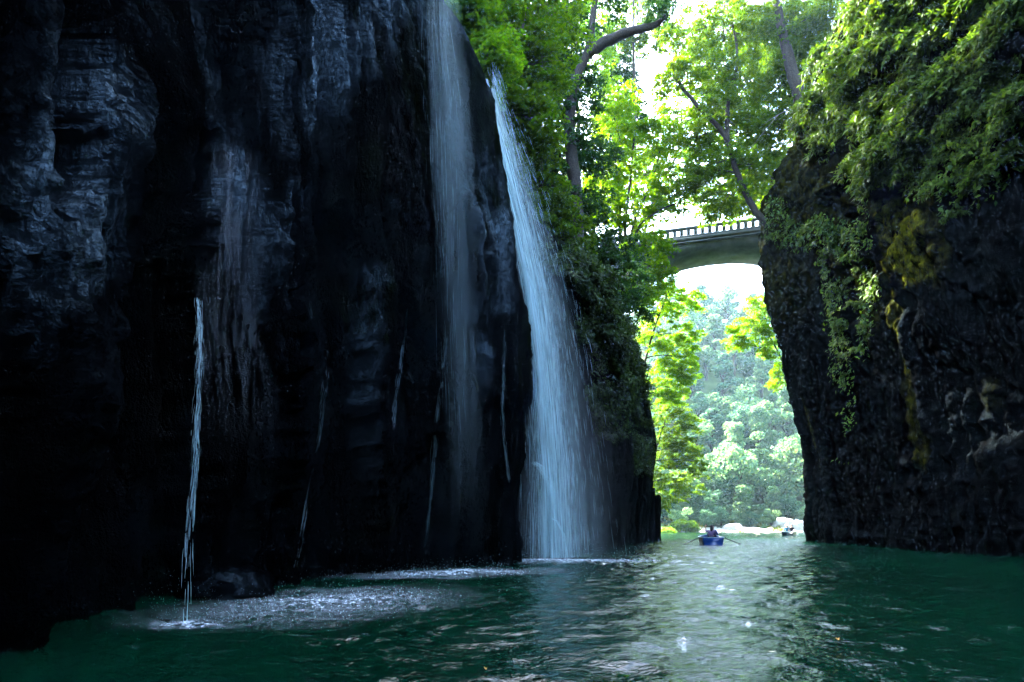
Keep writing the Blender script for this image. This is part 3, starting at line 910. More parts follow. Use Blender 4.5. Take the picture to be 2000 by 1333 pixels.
# -- slender pale trunks above the white fall
tree('tree', 'slender tree with pale trunk directly above the white waterfall lip', 'tree', [[P(950, 230, 27), P(941, 120, 27), P(938, 20, 27), P(936, -120, 27)]],
     [C_(930, 40, 27, 50, 40, ns=34), C_(960, 110, 26.5, 55, 40, ns=34), C_(905, 5, 26, 50, 40, ns=26), C_(955, -50, 27, 70, 50, ns=30), C_(935, 190, 27.5, 40, 40, ns=24)], 'leaf_y', 'bark_pale', .2, 1, .13, 41)
tree('tree', 'tree with two leaning grey stems right of the slender pale trunk', 'tree', [[P(978, 260, 29), P(985, 140, 29), P(1000, 40, 29), P(1018, -80, 29)], [P(980, 240, 29.3), P(1000, 120, 29.4), P(1030, 20, 29.5), P(1040, -80, 29.5)]],
     [C_(1010, 60, 29, 70, 50, ns=40), C_(1060, 130, 29.5, 70, 50, ns=40), C_(985, 200, 29, 50, 50, ns=30), C_(1040, 230, 29.5, 60, 50, ns=36), C_(1080, 20, 30, 80, 50, ns=36), C_(1020, -60, 29, 90, 50, ns=30)], 'leaf_y', 'bark_pale', .2, 1, .13, 42)
# -- big dark tree
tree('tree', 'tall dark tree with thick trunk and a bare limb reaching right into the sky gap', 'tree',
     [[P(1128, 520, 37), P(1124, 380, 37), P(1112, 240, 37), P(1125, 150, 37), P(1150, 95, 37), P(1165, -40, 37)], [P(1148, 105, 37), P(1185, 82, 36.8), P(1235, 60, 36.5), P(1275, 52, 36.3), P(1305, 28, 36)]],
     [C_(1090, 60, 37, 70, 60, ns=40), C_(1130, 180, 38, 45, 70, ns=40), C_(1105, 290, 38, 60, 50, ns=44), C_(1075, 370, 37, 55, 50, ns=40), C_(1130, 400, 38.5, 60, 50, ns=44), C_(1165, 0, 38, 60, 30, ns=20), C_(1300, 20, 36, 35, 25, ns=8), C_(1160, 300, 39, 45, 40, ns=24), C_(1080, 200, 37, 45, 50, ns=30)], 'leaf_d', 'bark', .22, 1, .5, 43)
tree('tree', 'mid green tree crowding the ledge between the white waterfall and the dark trunk', 'tree', [[P(1060, 520, 33), P(1058, 380, 33), P(1050, 250, 33), P(1045, 150, 33)], [P(1032, 510, 33), P(1028, 400, 33), P(1010, 300, 33)]],
     [C_(1045, 170, 33, 60, 50, ns=40), C_(1035, 290, 32.5, 60, 50, ns=44), C_(1060, 380, 33, 60, 50, ns=44), C_(1095, 460, 33.5, 60, 40, ns=44), C_(1030, 420, 32, 45, 40, ns=30)], 'leaf_g', 'bark', .19, 1, .2, 44)
# -- multi-stem maple at the bridge head
tree('maple_tree', 'bright multi-stemmed maple at the left end of the bridge', 'tree',
     [[P(1222, 520, 46), P(1222, 440, 46), P(1232, 340, 46), P(1240, 250, 46)], [P(1226, 500, 46.3), P(1240, 430, 46.3), P(1275, 350, 46.3), P(1290, 290, 46.5)], [P(1228, 500, 45.7), P(1250, 440, 45.6), P(1290, 410, 45.5), P(1330, 395, 45.4)], [P(1220, 500, 46), P(1206, 400, 46), P(1214, 300, 46), P(1200, 230, 46)]],
     [C_(1210, 250, 46, 55, 35, ns=40), C_(1270, 270, 46.5, 60, 32, ns=40), C_(1190, 330, 45.5, 50, 30, ns=34), C_(1255, 345, 47, 70, 28, ns=38), C_(1320, 375, 46, 55, 22, ns=30), C_(1200, 200, 47, 40, 30, ns=22), C_(1180, 400, 45, 55, 32, ns=34), C_(1300, 410, 46.5, 40, 14, ns=12), C_(1240, 420, 46, 40, 30, ns=24), C_(1265, 480, 45.5, 50, 24, ns=34), C_(1285, 530, 49, 42, 24, ns=28), C_(1250, 570, 48, 40, 30, ns=28)], 'leaf_y', 'bark', .24, 1, .16, 45)
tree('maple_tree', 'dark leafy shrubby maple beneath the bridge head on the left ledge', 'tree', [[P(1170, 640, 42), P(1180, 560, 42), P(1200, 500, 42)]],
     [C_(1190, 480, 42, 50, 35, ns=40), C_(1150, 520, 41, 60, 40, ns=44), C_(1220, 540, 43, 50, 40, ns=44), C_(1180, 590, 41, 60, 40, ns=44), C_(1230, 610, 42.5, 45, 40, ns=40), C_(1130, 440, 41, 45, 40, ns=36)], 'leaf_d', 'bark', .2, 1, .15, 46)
# -- bright trees on the far left bank below the bridge
tree('maple_tree', 'glowing yellow green maple hanging over the river below the bridge arch', 'tree', [[P(1232, 1000, 64), P(1240, 850, 64), P(1262, 700, 64), P(1290, 610, 64), P(1310, 560, 64)]],
     [C_(1300, 580, 64.0, 55, 32, ns=44), C_(1335, 590, 65.0, 40, 22, ns=20), C_(1290, 650, 64.0, 50, 40, ns=44), C_(1325, 700, 63.5, 40, 40, ns=40), C_(1285, 750, 64.0, 45, 40, ns=40), C_(1270, 560, 63.0, 45, 30, ns=30), C_(1345, 655, 64.5, 25, 25, ns=20), C_(1340, 720, 64.0, 28, 30, ns=24), C_(1315, 760, 64.0, 35, 30, ns=30)], 'leaf_y', 'bark', .27, 1, .18, 47)
tree('tree', 'light green tree leaning over the water at the far left bank', 'tree', [[P(1262, 1000, 67.0), P(1275, 900, 67.0), P(1300, 820, 67.0)]],
     [C_(1310, 830, 67.0, 55, 38, ns=44), C_(1290, 890, 67.0, 45, 40, ns=40), C_(1335, 880, 68.0, 35, 30, ns=24), C_(1300, 950, 67.0, 45, 40, ns=44), C_(1345, 940, 69.0, 35, 30, ns=20), C_(1320, 790, 67.0, 35, 25, ns=18), C_(1280, 970, 65.0, 30, 30, ns=24), C_(1330, 850, 67.5, 40, 40, ns=34), C_(1355, 900, 68.0, 25, 35, ns=20)], 'leaf_g', 'bark', .28, 1, .2, 48)
# -- right side trees
tree('tree', 'dark leaning tree on the right cliff top reaching left above the bridge', 'tree',
     [[P(1500, 440, 42.5), P(1470, 405, 42.5), P(1440, 340, 42.5), P(1415, 265, 42.5), P(1370, 215, 42.5), P(1335, 175, 42.5), P(1305, 125, 42.5)], [P(1420, 280, 42.5), P(1422, 200, 42.8), P(1440, 120, 43), P(1430, 40, 43)]],
     [C_(1320, 150, 42.5, 45, 35, ns=24), C_(1375, 130, 43, 60, 35, ns=36), C_(1400, 210, 43, 55, 35, ns=36), C_(1450, 170, 43.5, 60, 40, ns=40), C_(1355, 270, 43, 50, 28, ns=28), C_(1440, 260, 44, 60, 35, ns=40), C_(1400, 320, 43, 60, 28, ns=36), C_(1470, 330, 43.5, 55, 35, ns=40), C_(1350, 345, 43, 45, 22, ns=20), C_(1420, 385, 43.5, 60, 22, ns=28), C_(1480, 80, 44, 50, 40, ns=34), C_(1420, 60, 44, 60, 35, ns=34), C_(1350, 60, 44, 60, 35, ns=26)], 'leaf_g', 'bark', .22, 1, .26, 49)
tree('maple_tree', 'yellow green maple tier spreading just above the bridge parapet', 'tree', [[P(1500, 470, 50), P(1490, 400, 50), P(1460, 330, 50), P(1440, 270, 50)]],
     [C_(1440, 400, 50, 55, 16, ns=30), C_(1380, 385, 50, 45, 15, ns=20), C_(1480, 370, 50, 40, 25, ns=24), C_(1440, 330, 50, 45, 25, ns=26), C_(1400, 160, 52, 50, 40, ns=20), C_(1380, 420, 51, 30, 10, ns=8), C_(1475, 250, 51, 40, 40, ns=22)], 'leaf_y', 'bark', .25, 1, .2, 50)
tree('tree', 'thick dark trunk leaning left at the top of the right cliff', 'tree', [[P(1585, 330, 40), P(1570, 230, 40), P(1545, 130, 40), P(1525, 50, 40), P(1505, -60, 40)]],
     [C_(1530, 60, 40.5, 50, 50, ns=44), C_(1585, 60, 41, 50, 50, ns=44), C_(1520, 160, 41.5, 40, 40, ns=36), C_(1490, 10, 41, 50, 40, ns=34), C_(1580, 150, 41.5, 40, 40, ns=34), C_(1510, 250, 42, 40, 45, ns=36), C_(1545, 220, 41, 35, 40, ns=26), C_(1620, 20, 39, 40, 40, ns=30)], 'leaf_g', 'bark', .2, 1, .55, 51)
tree('tree', 'slim tree with straight stem behind the thick leaning trunk', 'tree', [[P(1512, 420, 46), P(1506, 320, 46), P(1500, 200, 46), P(1498, 80, 46)]],
     [C_(1500, 330, 46, 40, 50, ns=36), C_(1520, 390, 45, 35, 35, ns=24), C_(1475, 200, 46, 40, 40, ns=26), C_(1500, 110, 47, 50, 40, ns=30)], 'leaf_g', 'bark', .22, 1, .16, 52)
# -- branches from behind the right cliff, under the bridge
tree('maple_tree', 'bright maple branch reaching in from behind the right cliff under the bridge', 'tree', [[P(1560, 760, 62.0), P(1535, 720, 62.0), P(1505, 660, 62.0), P(1480, 625, 62.0)], [P(1515, 690, 62.0), P(1480, 678, 62.0), P(1450, 672, 62.0)]],
     [C_(1465, 640, 62.0, 40, 22, ns=34), C_(1440, 670, 62.0, 32, 12, ns=14), C_(1500, 620, 62.0, 25, 30, ns=26), C_(1505, 680, 62.0, 20, 25, ns=20), C_(1520, 740, 62.0, 14, 30, ns=14), C_(1480, 590, 63.0, 25, 14, ns=12)], 'leaf_y', 'bark', .24, 1, .12, 53)
# -- canopy trees behind, against the sky
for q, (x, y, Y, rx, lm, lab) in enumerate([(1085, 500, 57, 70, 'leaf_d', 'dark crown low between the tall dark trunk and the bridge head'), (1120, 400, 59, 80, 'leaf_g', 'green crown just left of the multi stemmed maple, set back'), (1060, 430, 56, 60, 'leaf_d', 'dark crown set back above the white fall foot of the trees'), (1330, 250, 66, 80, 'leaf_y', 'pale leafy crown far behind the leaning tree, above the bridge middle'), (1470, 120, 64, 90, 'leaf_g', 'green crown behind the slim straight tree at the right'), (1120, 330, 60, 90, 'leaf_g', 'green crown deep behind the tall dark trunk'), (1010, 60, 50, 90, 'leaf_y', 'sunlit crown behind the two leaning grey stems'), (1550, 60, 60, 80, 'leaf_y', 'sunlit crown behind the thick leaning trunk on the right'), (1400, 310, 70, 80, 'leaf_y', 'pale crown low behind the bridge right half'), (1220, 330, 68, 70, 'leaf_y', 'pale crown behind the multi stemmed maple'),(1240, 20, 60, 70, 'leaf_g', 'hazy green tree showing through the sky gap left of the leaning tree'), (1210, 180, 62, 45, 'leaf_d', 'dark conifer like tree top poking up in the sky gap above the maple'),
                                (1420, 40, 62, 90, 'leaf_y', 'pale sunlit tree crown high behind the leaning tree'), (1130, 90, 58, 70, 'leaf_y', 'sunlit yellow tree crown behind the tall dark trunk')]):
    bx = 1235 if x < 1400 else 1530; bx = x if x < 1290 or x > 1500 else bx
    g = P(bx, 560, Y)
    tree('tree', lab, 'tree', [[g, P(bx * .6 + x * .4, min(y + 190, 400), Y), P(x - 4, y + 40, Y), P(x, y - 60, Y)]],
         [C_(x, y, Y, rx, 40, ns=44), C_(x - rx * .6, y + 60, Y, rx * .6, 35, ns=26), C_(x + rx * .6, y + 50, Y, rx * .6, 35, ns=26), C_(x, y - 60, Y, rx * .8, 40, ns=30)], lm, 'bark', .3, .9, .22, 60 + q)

# ------------------------------------------------------------------ plants on the cliffs
def make_shrub(name, label, cat, group, mat, seed, n=420, rad=.8, ln=.28, wd=.09, hang=.6):
    rg = np.random.default_rng(seed)
    root = empty(name, (0, 0, 0)); tag(root, label, cat, group)
    mb = MB(); tw = MB()
    ns = 22
    for q in range(ns):
        a = rg.uniform(-PI / 2, PI / 2); e = rg.uniform(-.3, .9)
        d = np.array([math.cos(a) * math.cos(e), math.sin(a) * math.cos(e), math.sin(e)])     # +x points out of the rock
        Ls = rad * rg.uniform(.6, 1.15)
        t = np.linspace(0, 1, 7)[:, None]
        st = d * t * Ls + np.array([0, 0, -hang]) * t ** 2 * Ls
        tw.tube(st, np.linspace(.012, .003, 7), 3, False)
        m = n // ns
        u = rg.uniform(.1, 1, m); k = u * 6; i = np.minimum(k.astype(int), 5); f = (k - i)[:, None]
        p = st[i] * (1 - f) + st[i + 1] * f
        tan = unit(st[i + 1] - st[i])
        side = unit(np.cross(tan, rg.normal(size=(m, 3)) * .5 + np.array([0, 0, 1.])))
        sg = np.where(rg.random(m) < .5, -1, 1)[:, None]
        ax = unit(tan * .6 + side * sg * .9 + np.array([0, 0, -.35]) + rg.normal(0, .25, (m, 3)))
        l = ln * rg.uniform(.6, 1.3, m)
        mb.leaves(p + ax * l[:, None] * .5, unit(np.array([.6, 0, .8]) + rg.normal(0, .4, (m, 3))), ax, l, wd * rg.uniform(.7, 1.3, m))
    tw.build('stem', M['bark'], root); mb.build('foliage', M[mat], root)
    return root


def place(o, p, n, sc, roll, sink=.1):
    n = Vector((n[0], n[1], n[2] * .3)).normalized()
    yaw = math.atan2(n.y, n.x) + roll
    o.location = Vector(p) - n * sink
    o.rotation_euler = (0, 0, yaw); o.scale = (sc, sc, sc)


GRP_R = 'leafy shrubs hanging on the upper right cliff'
protoR = [make_shrub('hanging_shrub', 'green long leaved shrub hanging among others on the upper right cliff', 'shrub', GRP_R, 'fern', 100 + q, 640, 1.15, .29, .09, .6) for q in range(5)]
GRP_L = 'dark ferns clinging to the rock between the white fall and the far bank'
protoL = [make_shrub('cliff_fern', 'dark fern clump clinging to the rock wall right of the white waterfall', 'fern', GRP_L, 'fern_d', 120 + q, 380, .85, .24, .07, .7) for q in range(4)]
usedR = [0]; usedL = [0]


def inst(protos, used, p, n, sc, roll):
    i = used[0]; used[0] += 1
    o = protos[i] if i < len(protos) else copy_tree(protos[int(RNG.integers(len(protos)))])
    place(o, p, n, sc, roll)


def in_poly(x, y, poly):
    c = False; j = len(poly) - 1
    for i in range(len(poly)):
        xi, yi = poly[i]; xj, yj = poly[j]
        if (yi > y) != (yj > y) and x < (xj - xi) * (y - yi) / (yj - yi) + xi: c = not c
        j = i
    return c


polyR = [(1560, -60), (2010, -60), (2010, 40), (1900, 130), (1870, 200), (1830, 230), (1850, 300), (1760, 330), (1690, 400), (1660, 300), (1590, 290), (1560, 240)]
polyR2 = [(1830, 190), (2010, 90), (2010, 300), (1930, 400), (1850, 430), (1800, 330)]
polyR3 = [(1500, 380), (1580, 420), (1690, 430), (1720, 560), (1690, 700), (1640, 700), (1600, 500), (1500, 470)]
cnt = 0
for (poly, n, sc0) in ((polyR, 190, 1.0), (polyR2, 32, .8), (polyR3, 22, .45)):
    k = 0; tries = 0
    xs_ = [a for a, b in poly]; ys_ = [b for a, b in poly]
    while k < n and tries < 9000:
        tries += 1
        x = RNG.uniform(min(xs_), max(xs_)); y = RNG.uniform(min(ys_), max(ys_))
        if not in_poly(x, y, poly): continue
        if vnoise(np.array([x / 55.]), np.array([y / 55.]), None, 4)[0] < -.55: continue
        p, nn = hit(BR, x, y)
        if p is None or p.y > 48: continue
        inst(protoR, usedR, p, nn, sc0 * RNG.uniform(.6, 1.15), RNG.uniform(-.5, .5)); k += 1
polyL = [(1040, 480), (1120, 470), (1200, 520), (1290, 640), (1280, 760), (1270, 930), (1240, 930), (1220, 760), (1150, 640), (1120, 560)]
polyL2 = [(1120, 620), (1250, 660), (1240, 860), (1160, 860)]
for (poly, n, sc0) in ((polyL, 75, 1.0), (polyL2, 30, .7)):
    k = 0; tries = 0
    xs_ = [a for a, b in poly]; ys_ = [b for a, b in poly]
    while k < n and tries < 6000:
        tries += 1
        x = RNG.uniform(min(xs_), max(xs_)); y = RNG.uniform(min(ys_), max(ys_))
        if not in_poly(x, y, poly): continue
        p, nn = hit(BL, x, y)
        if p is None or p.y > 50 or p.y < 21: continue
        inst(protoL, usedL, p, nn, sc0 * RNG.uniform(.6, 1.2), RNG.uniform(-.5, .5)); k += 1

# small leaves, creepers and moss ferns that carpet the rock
def carpet(name, bvh, polys, n, mat, ln, label, yr, off=.06):
    rg = np.random.default_rng(n)
    C0 = []; N0 = []
    for poly, w_ in polys:
        xs_ = [a for a, b in poly]; ys_ = [b for a, b in poly]; k = 0; tr = 0
        while k < n * w_ and tr < n * 6:
            tr += 1
            x = rg.uniform(min(xs_), max(xs_)); y = rg.uniform(min(ys_), max(ys_))
            if not in_poly(x, y, poly): continue
            if vnoise(np.array([x / 38.]), np.array([y / 38.]), None, 14)[0] + .5 * vnoise(np.array([x / 13.]), np.array([y / 13.]), None, 15)[0] < -.1: continue
            p, nn = hit(bvh, x, y)
            if p is None or not (yr[0] < p.y < yr[1]): continue
            C0.append(p); N0.append(nn); k += 1
    C0 = np.repeat(np.array(C0), 5, 0); N0 = np.repeat(np.array(N0), 5, 0); m = len(C0)
    C0 = C0 + rg.normal(0, .14, (m, 3)) + N0 * rg.uniform(0, off * 4, m)[:, None]
    ax = unit(N0 * .5 + np.array([0, 0, -.7]) + rg.normal(0, .5, (m, 3)))
    l = ln * rg.uniform(.5, 1.4, m)
    mb = MB().leaves(C0, unit(N0 + np.array([0, 0, .7]) + rg.normal(0, .5, (m, 3))), ax, l, l * rg.uniform(.3, .55, m))
    o = mb.build(name, M[mat]); tag(o, label, 'creeper', kind='stuff')


carpet('creeper', BR, [(polyR, .55), (polyR2, .12), (polyR3, .18), ([(1600, 420), (1700, 400), (1660, 640), (1680, 900), (1640, 900), (1620, 600)], .08)], 3500, 'fern', .24, 'carpet of small green leaves over the upper right cliff', (15, 50))
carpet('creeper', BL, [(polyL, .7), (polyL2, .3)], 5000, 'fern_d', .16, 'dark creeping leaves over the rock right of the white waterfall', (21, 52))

# bare twigs leaning out of the right cliff
tw = MB()
tw.tube(bez(P(1570, 205, 38), P(1490, 245, 38.5), np.array([0, 0, .4]), 9), np.linspace(.03, .012, 9), 5)
tw.tube(bez(P(1520, 225, 38.3), P(1462, 295, 38.6), np.array([.2, 0, .3]), 7), np.linspace(.02, .008, 7), 5)
o = tw.build('bare_branch', M['bark_pale'], None, True); tag(o, 'thin pale bare branch sticking out left from the right cliff foliage', 'branch')

# ------------------------------------------------------------------ rock pillars at the end of the left cliff
def pillar(x0, x1, ytop, Y, label, seed):
    rg = np.random.default_rng(seed)
    a = P(x0, ytop, Y); b = P(x1, ytop, Y); r = (b[0] - a[0]) / 2; h = a[2]
    k = 7; th = np.arange(k) / k * 2 * PI + rg.uniform(0, 1); rr = r * rg.uniform(.88, 1.1, k)
    rows = []
    for z in np.linspace(-1.2, h, 14):
        j = 1 + .03 * rg.normal(size=k); tp = 1 - .05 * z / h
        rows.append(np.stack([rr * j * tp * np.cos(th), rr * j * tp * np.sin(th), np.full(k, z) + (rg.uniform(-.1, .1, k) if z == h else 0)], 1))
    V = np.concatenate(rows); f = []
    for i in range(13):
        for j in range(k):
            f.append((i * k + j, i * k + (j + 1) % k, (i + 1) * k + (j + 1) % k, (i + 1) * k + j))
    mb = MB().add(V, f); mb.f.append(np.array([[13 * k + e for e in range(k)]]))
    o = mb.build('rock_pillar', M['rock_dry']); o.location = ((a[0] + b[0]) / 2, Y, 0)
    tag(o, label, 'rock pillar')


pillar(1278, 1292, 968, 46.5, 'narrow square topped rock post at the far end of the left cliff', 3)
pillar(1255, 1281, 952, 45.2, 'broad fluted rock column beside the narrow post at the end of the left cliff', 4)

# ------------------------------------------------------------------ bridge
bl = np.array([13.5, 55.5]); br = np.array([22.4, 53.0])
bd = (br - bl) / np.linalg.norm(br - bl); ang = math.atan2(bd[1], bd[0])
bridge = empty('arch_bridge', (float(bl[0]), float(bl[1]), 0), ang)
tag(bridge, 'grey concrete arch bridge spanning the gorge high above the river', 'bridge')
LB0, LB1, WB = -9.0, 16.0, 4.2       # local x extent; local y 0..WB goes away from the camera
zd, zs = 28.75, 27.62
mb = MB()
mb.box(((LB0 + LB1) / 2, WB / 2, zd - .14), (LB1 - LB0, WB + .3, .28))
mb.build('deck', M['concrete'], bridge)
mb = MB(); mb.box(((LB0 + LB1) / 2, -.06, 28.28), (LB1 - LB0, .2, .12)); mb.build('cornice', M['concrete'], bridge)
# arch ring with solid spandrels
xa = np.linspace(LB0, LB1, 70); crown_x = 5.9
za = zs - .5 * (xa - crown_x) ** 2 / 22 - .0004 * (xa - crown_x) ** 4
za = np.maximum(za, 14)
V = []; f = []
for yy, up in ((.05, 0), (WB - .05, 0), (WB - .05, 1), (.05, 1)):
    for x_, z_ in zip(xa, za): V.append((x_, yy, zd - .28 if up else z_))
n = len(xa)
for i in range(n - 1):
    for a in range(4):
        b = (a + 1) % 4
        f.append((a * n + i, b * n + i, b * n + i + 1, a * n + i + 1))
mb = MB().add(np.array(V), f); arch = mb.build('arch', M['concrete'], bridge)
for side, y0 in ((0, .1), (1, WB - .1)):
    mb = MB(); mb.box(((LB0 + LB1) / 2, y0, zd + .13), (LB1 - LB0, .24, .26)); par = mb.build('parapet', M['concrete'], bridge)
    mb = MB(); mb.box(((LB0 + LB1) / 2, y0, zd + .95), (LB1 - LB0, .3, .22)); mb.build('coping', M['concrete'], par)
    pitch = .64
    x_ = LB0 + .4; first = None
    while x_ < LB1 - .2:
        if first is None:
            mb = MB(); mb.box((0, 0, .29), (.34, .2, .58))
            # small haunches that round the openings
            mb.add(np.array([(-.135, -.09, .58), (-.22, -.09, .58), (-.135, -.09, .48), (-.135, .09, .58), (-.22, .09, .58), (-.135, .09, .48)]), [(0, 1, 2), (3, 5, 4)], [(1, 4, 5, 2)])
            mb.add(np.array([(.135, -.09, .58), (.22, -.09, .58), (.135, -.09, .48), (.135, .09, .58), (.22, .09, .58), (.135, .09, .48)]), [(0, 2, 1), (3, 4, 5)], [(1, 2, 5, 4)])
            first = mb.build('baluster', M['concrete'], par); c = first
        else:
            c = first.copy(); COL.objects.link(c); c.parent = par
        c.location = (x_, y0, zd + .26); x_ += pitch

cb = MB(); a = P(1240, 545, 51); b = P(1500, 518, 50)
cb.tube(bez(a, b, np.array([0, 0, -.35]), 16), .022, 5)
o = cb.build('cable', M['oar'], None, True); tag(o, 'thin dark cable strung across the gorge just beneath the bridge arch', 'cable')

# ------------------------------------------------------------------ far bank: boulders, grass, hillside trees
def boulder(p, r, label, seed, mat='boulder'):
    rg = np.random.default_rng(seed)
    th = np.linspace(0, 2 * PI, 25)[:-1]; ph = np.linspace(-1.2, 1.5, 12)
    T, Pp = np.meshgrid(th, ph)
    x = np.cos(T) * np.cos(Pp); y = np.sin(T) * np.cos(Pp); z = np.sin(Pp)
    k = 1 + (.22 if mat == 'boulder' else .42) * fbm(x * 1.6 + seed, y * 1.6, z * 1.6, 4, seed)
    V = np.stack([x * k * r[0], y * k * r[1], z * k * r[2]], -1)
    rws, c = V.shape[:2]; f = []
    for i in range(rws - 1):
        for j in range(c): f.append((i * c + j, i * c + (j + 1) % c, (i + 1) * c + (j + 1) % c, (i + 1) * c + j))
    mb = MB().add(V.reshape(-1, 3), f); mb.f.append(np.array([[(rws - 1) * c + e for e in range(c)]]))
    o = mb.build('boulder', M[mat], None, True); o.location = p
    float_attr(o.data, 'wet', np.full(len(o.data.vertices), .6))
    tag(o, label, 'boulder')


def onbank(x, y0, Y):
    X = (x - CX) / F * Y
    return (X, Y, float(ground_z(np.array([X]), np.array([float(Y)]))[0]))


for (x, Y, r, lab, sd) in ((1530, 95, (1.9, 1.4, 1.7), 'large pale boulder on the far shore behind the second boat', 1), (1562, 94, (1.3, 1.2, 1.5), 'pale upright boulder at the right end of the far shore beside the cliff', 2), (1430, 94, (1.7, 1.2, 1.0), 'broad low grey boulder in the middle of the far shore', 3),
                       (1400, 91, (1.0, .8, .5), 'small flat boulder on the far shore left of the broad one', 4), (1325, 89.5, (1.2, .8, .35), 'flat white rock at the left water edge of the far shore', 5), (1460, 91, (.9, .7, .45), 'small pale boulder on the far shore right of the broad one', 6), (1365, 89.5, (1.1, .7, .3), 'flat pale rock at the water edge behind the blue boat', 7),
                       (1505, 92, (.9, .7, .6), 'small rounded boulder left of the large pale boulder', 8)):
    boulder(onbank(x, 0, Y), r, lab, sd)
boulder((-5.0, 10.3, .05), (.72, .5, .42), 'dark wet boulder at the waterline in the recess of the left cliff', 12, 'rock')
gm = MB(); rg = np.random.default_rng(9)
n = 9000
gx = rg.uniform(24, 60, n); gy = rg.uniform(89.5, 104, n)
kk = fbm(gx * .35, gy * .35, None, 2, 77) + .25 * smooth(92, 98, gy) > .12; gx = gx[kk]; gy = gy[kk]; n = len(gx)
gz = ground_z(gx, gy); h = rg.uniform(.3, .9, n)
ax = unit(np.array([0, 0, 1.]) + rg.normal(0, .3, (n, 3)))
gm.leaves(np.stack([gx, gy, gz + h * .45], 1), unit(rg.normal(size=(n, 3)) * np.array([1, 1, .1])), ax, h, h * .22)
o = gm.build('grass', M['grass']); tag(o, 'yellow green grass tufts along the far gravel shore', 'grass', kind='stuff')

GRP_H = 'trees covering the far hillside'
protoH = []
for q in range(5):
    rg = np.random.default_rng(300 + q)
    root = empty('hillside_tree', (0, 0, 0)); tag(root, 'hazy rounded tree among many on the far hillside beyond the river', 'tree', GRP_H)
    tb = MB(); tb.tube([(0, 0, -1), (.1, 0, 2), (0, .1, 4.5), (.1, 0, 6.5)], [.35, .28, .2, .1], 6)
    lb = MB()
    cone = q in (1, 3)
    for e in range(22 if cone else 15):
        hgt = rg.uniform(2.2, 9.5) if cone else rg.uniform(2.8, 7.8)
        sp_ = max(.15, 2.0 * (10.5 - hgt) / 8) if cone else 1.9
        c = np.array([rg.normal(0, sp_ * .7), rg.normal(0, sp_ * .7), hgt])
        tb.tube(bez(np.array([0, 0, hgt * .55]), c, np.array([0, 0, .3]), 4), [.12, .09, .06, .03], 4, False)
        m = 170; d = unit(rg.normal(size=(m, 3))); rr = rg.uniform(.6, 1.1 if cone else 1.7) * rg.uniform(.35, 1.1, m) ** .5
        p = c + d * rr[:, None] * np.array([1.2, 1.2, .6 if cone else .75])
        lb.leaves(p, unit(d * .6 + np.array([0, 0, .6]) + rg.normal(0, .6, (m, 3))), unit(rg.normal(size=(m, 3))), rg.uniform(.3, .75, m), rg.uniform(.2, .42, m))
    tb.build('trunk', M['bark'], root, True); lb.build('crown', M['leaf_far_d' if q in (1, 2) else 'leaf_far'], root)
    protoH.append(root)
rg = np.random.default_rng(5); i = 0
yy = 95.5
while yy < 188:
    half = 8 + yy * .16; x0 = yy * .40
    sp = (2.6 if yy < 98 else 4.2 if yy < 102 else 6.4) + max(0, yy - 100) * .024
    x_ = x0 - half + rg.uniform(0, sp)
    while x_ < x0 + half:
        X = x_ + rg.normal(0, .9); Y = yy + rg.normal(0, .9)
        o = protoH[i] if i < len(protoH) else copy_tree(protoH[int(rg.integers(len(protoH)))])
        o.location = (X, Y, float(ground_z(np.array([X]), np.array([Y]))[0]) - .8)
        s_ = rg.uniform(.95, 1.55) * (.32 if yy < 98 else .55 if yy < 102 else 1); o.scale = (s_, s_, s_ * rg.uniform(.85, 1.2)); o.rotation_euler = (0, 0, rg.uniform(0, 6.28)); i += 1
        x_ += sp * rg.uniform(.75, 1.15)
    yy += sp * .95
print('hill trees', i)
# bushes at the left shore
for q, (x, Y, lab) in enumerate(((1300, 84, 'yellow green bush at the left end of the far shore'), (1340, 91, 'low bush on the shore right of the yellow green bush'))):
    c = np.array(onbank(x, 0, Y)); 
    tree('shrub', lab, 'shrub', [[c, c + (0, 0, .6), c + (.1, 0, 1.2)]], [(c + (0, 0, 1.2), (1.6, 1.2, .9), 30), (c + (1.2, .3, .8), (1.0, .8, .6), 18), (c + (-1, .3, 1.4), (1.2, .8, .9), 18)], 'leaf_y', 'bark', .24, 1, .06, 80 + q)


# ------------------------------------------------------------------ people and boats
def skin_obj(name, verts, edges, radii, mat, parent=None, sub=2):
    me = bpy.data.meshes.new(name)
    me.from_pydata([tuple(v) for v in verts], edges, [])
    o = bpy.data.objects.new(name, me); COL.objects.link(o)
    me.materials.append(mat)
    md = o.modifiers.new('skin', 'SKIN'); md.use_smooth_shade = True; md.branch_smoothing = .3
    sv = me.skin_vertices[0].data if me.skin_vertices else None
    if sv is None:
        me.attributes  # the modifier adds its layer on creation in 4.x
    for i, r in enumerate(radii):
        q = me.skin_vertices[0].data[i]
        q.radius = (r, r) if not isinstance(r, tuple) else r
        q.use_root = (i == 0)
    s = o.modifiers.new('sub', 'SUBSURF'); s.levels = 1; s.render_levels = sub
    if parent: o.parent = parent
    return o


def ball(name, c, r, mat, parent, seg=14):
    th = np.linspace(0, 2 * PI, seg + 1)[:-1]; ph = np.linspace(-1.5, 1.5, 9)
    T, Q = np.meshgrid(th, ph)
    V = np.stack([c[0] + r[0] * np.cos(T) * np.cos(Q), c[1] + r[1] * np.sin(T) * np.cos(Q), c[2] + r[2] * np.sin(Q)], -1)
    f = []
    for i in range(8):
        for j in range(seg): f.append((i * seg + j, i * seg + (j + 1) % seg, (i + 1) * seg + (j + 1) % seg, (i + 1) * seg + j))
    mb = MB().add(V.reshape(-1, 3), f); mb.f.append(np.array([[8 * seg + e for e in range(seg)]])); mb.f.append(np.array([list(range(seg))[::-1]]))
    return mb.build(name, mat, parent, True)


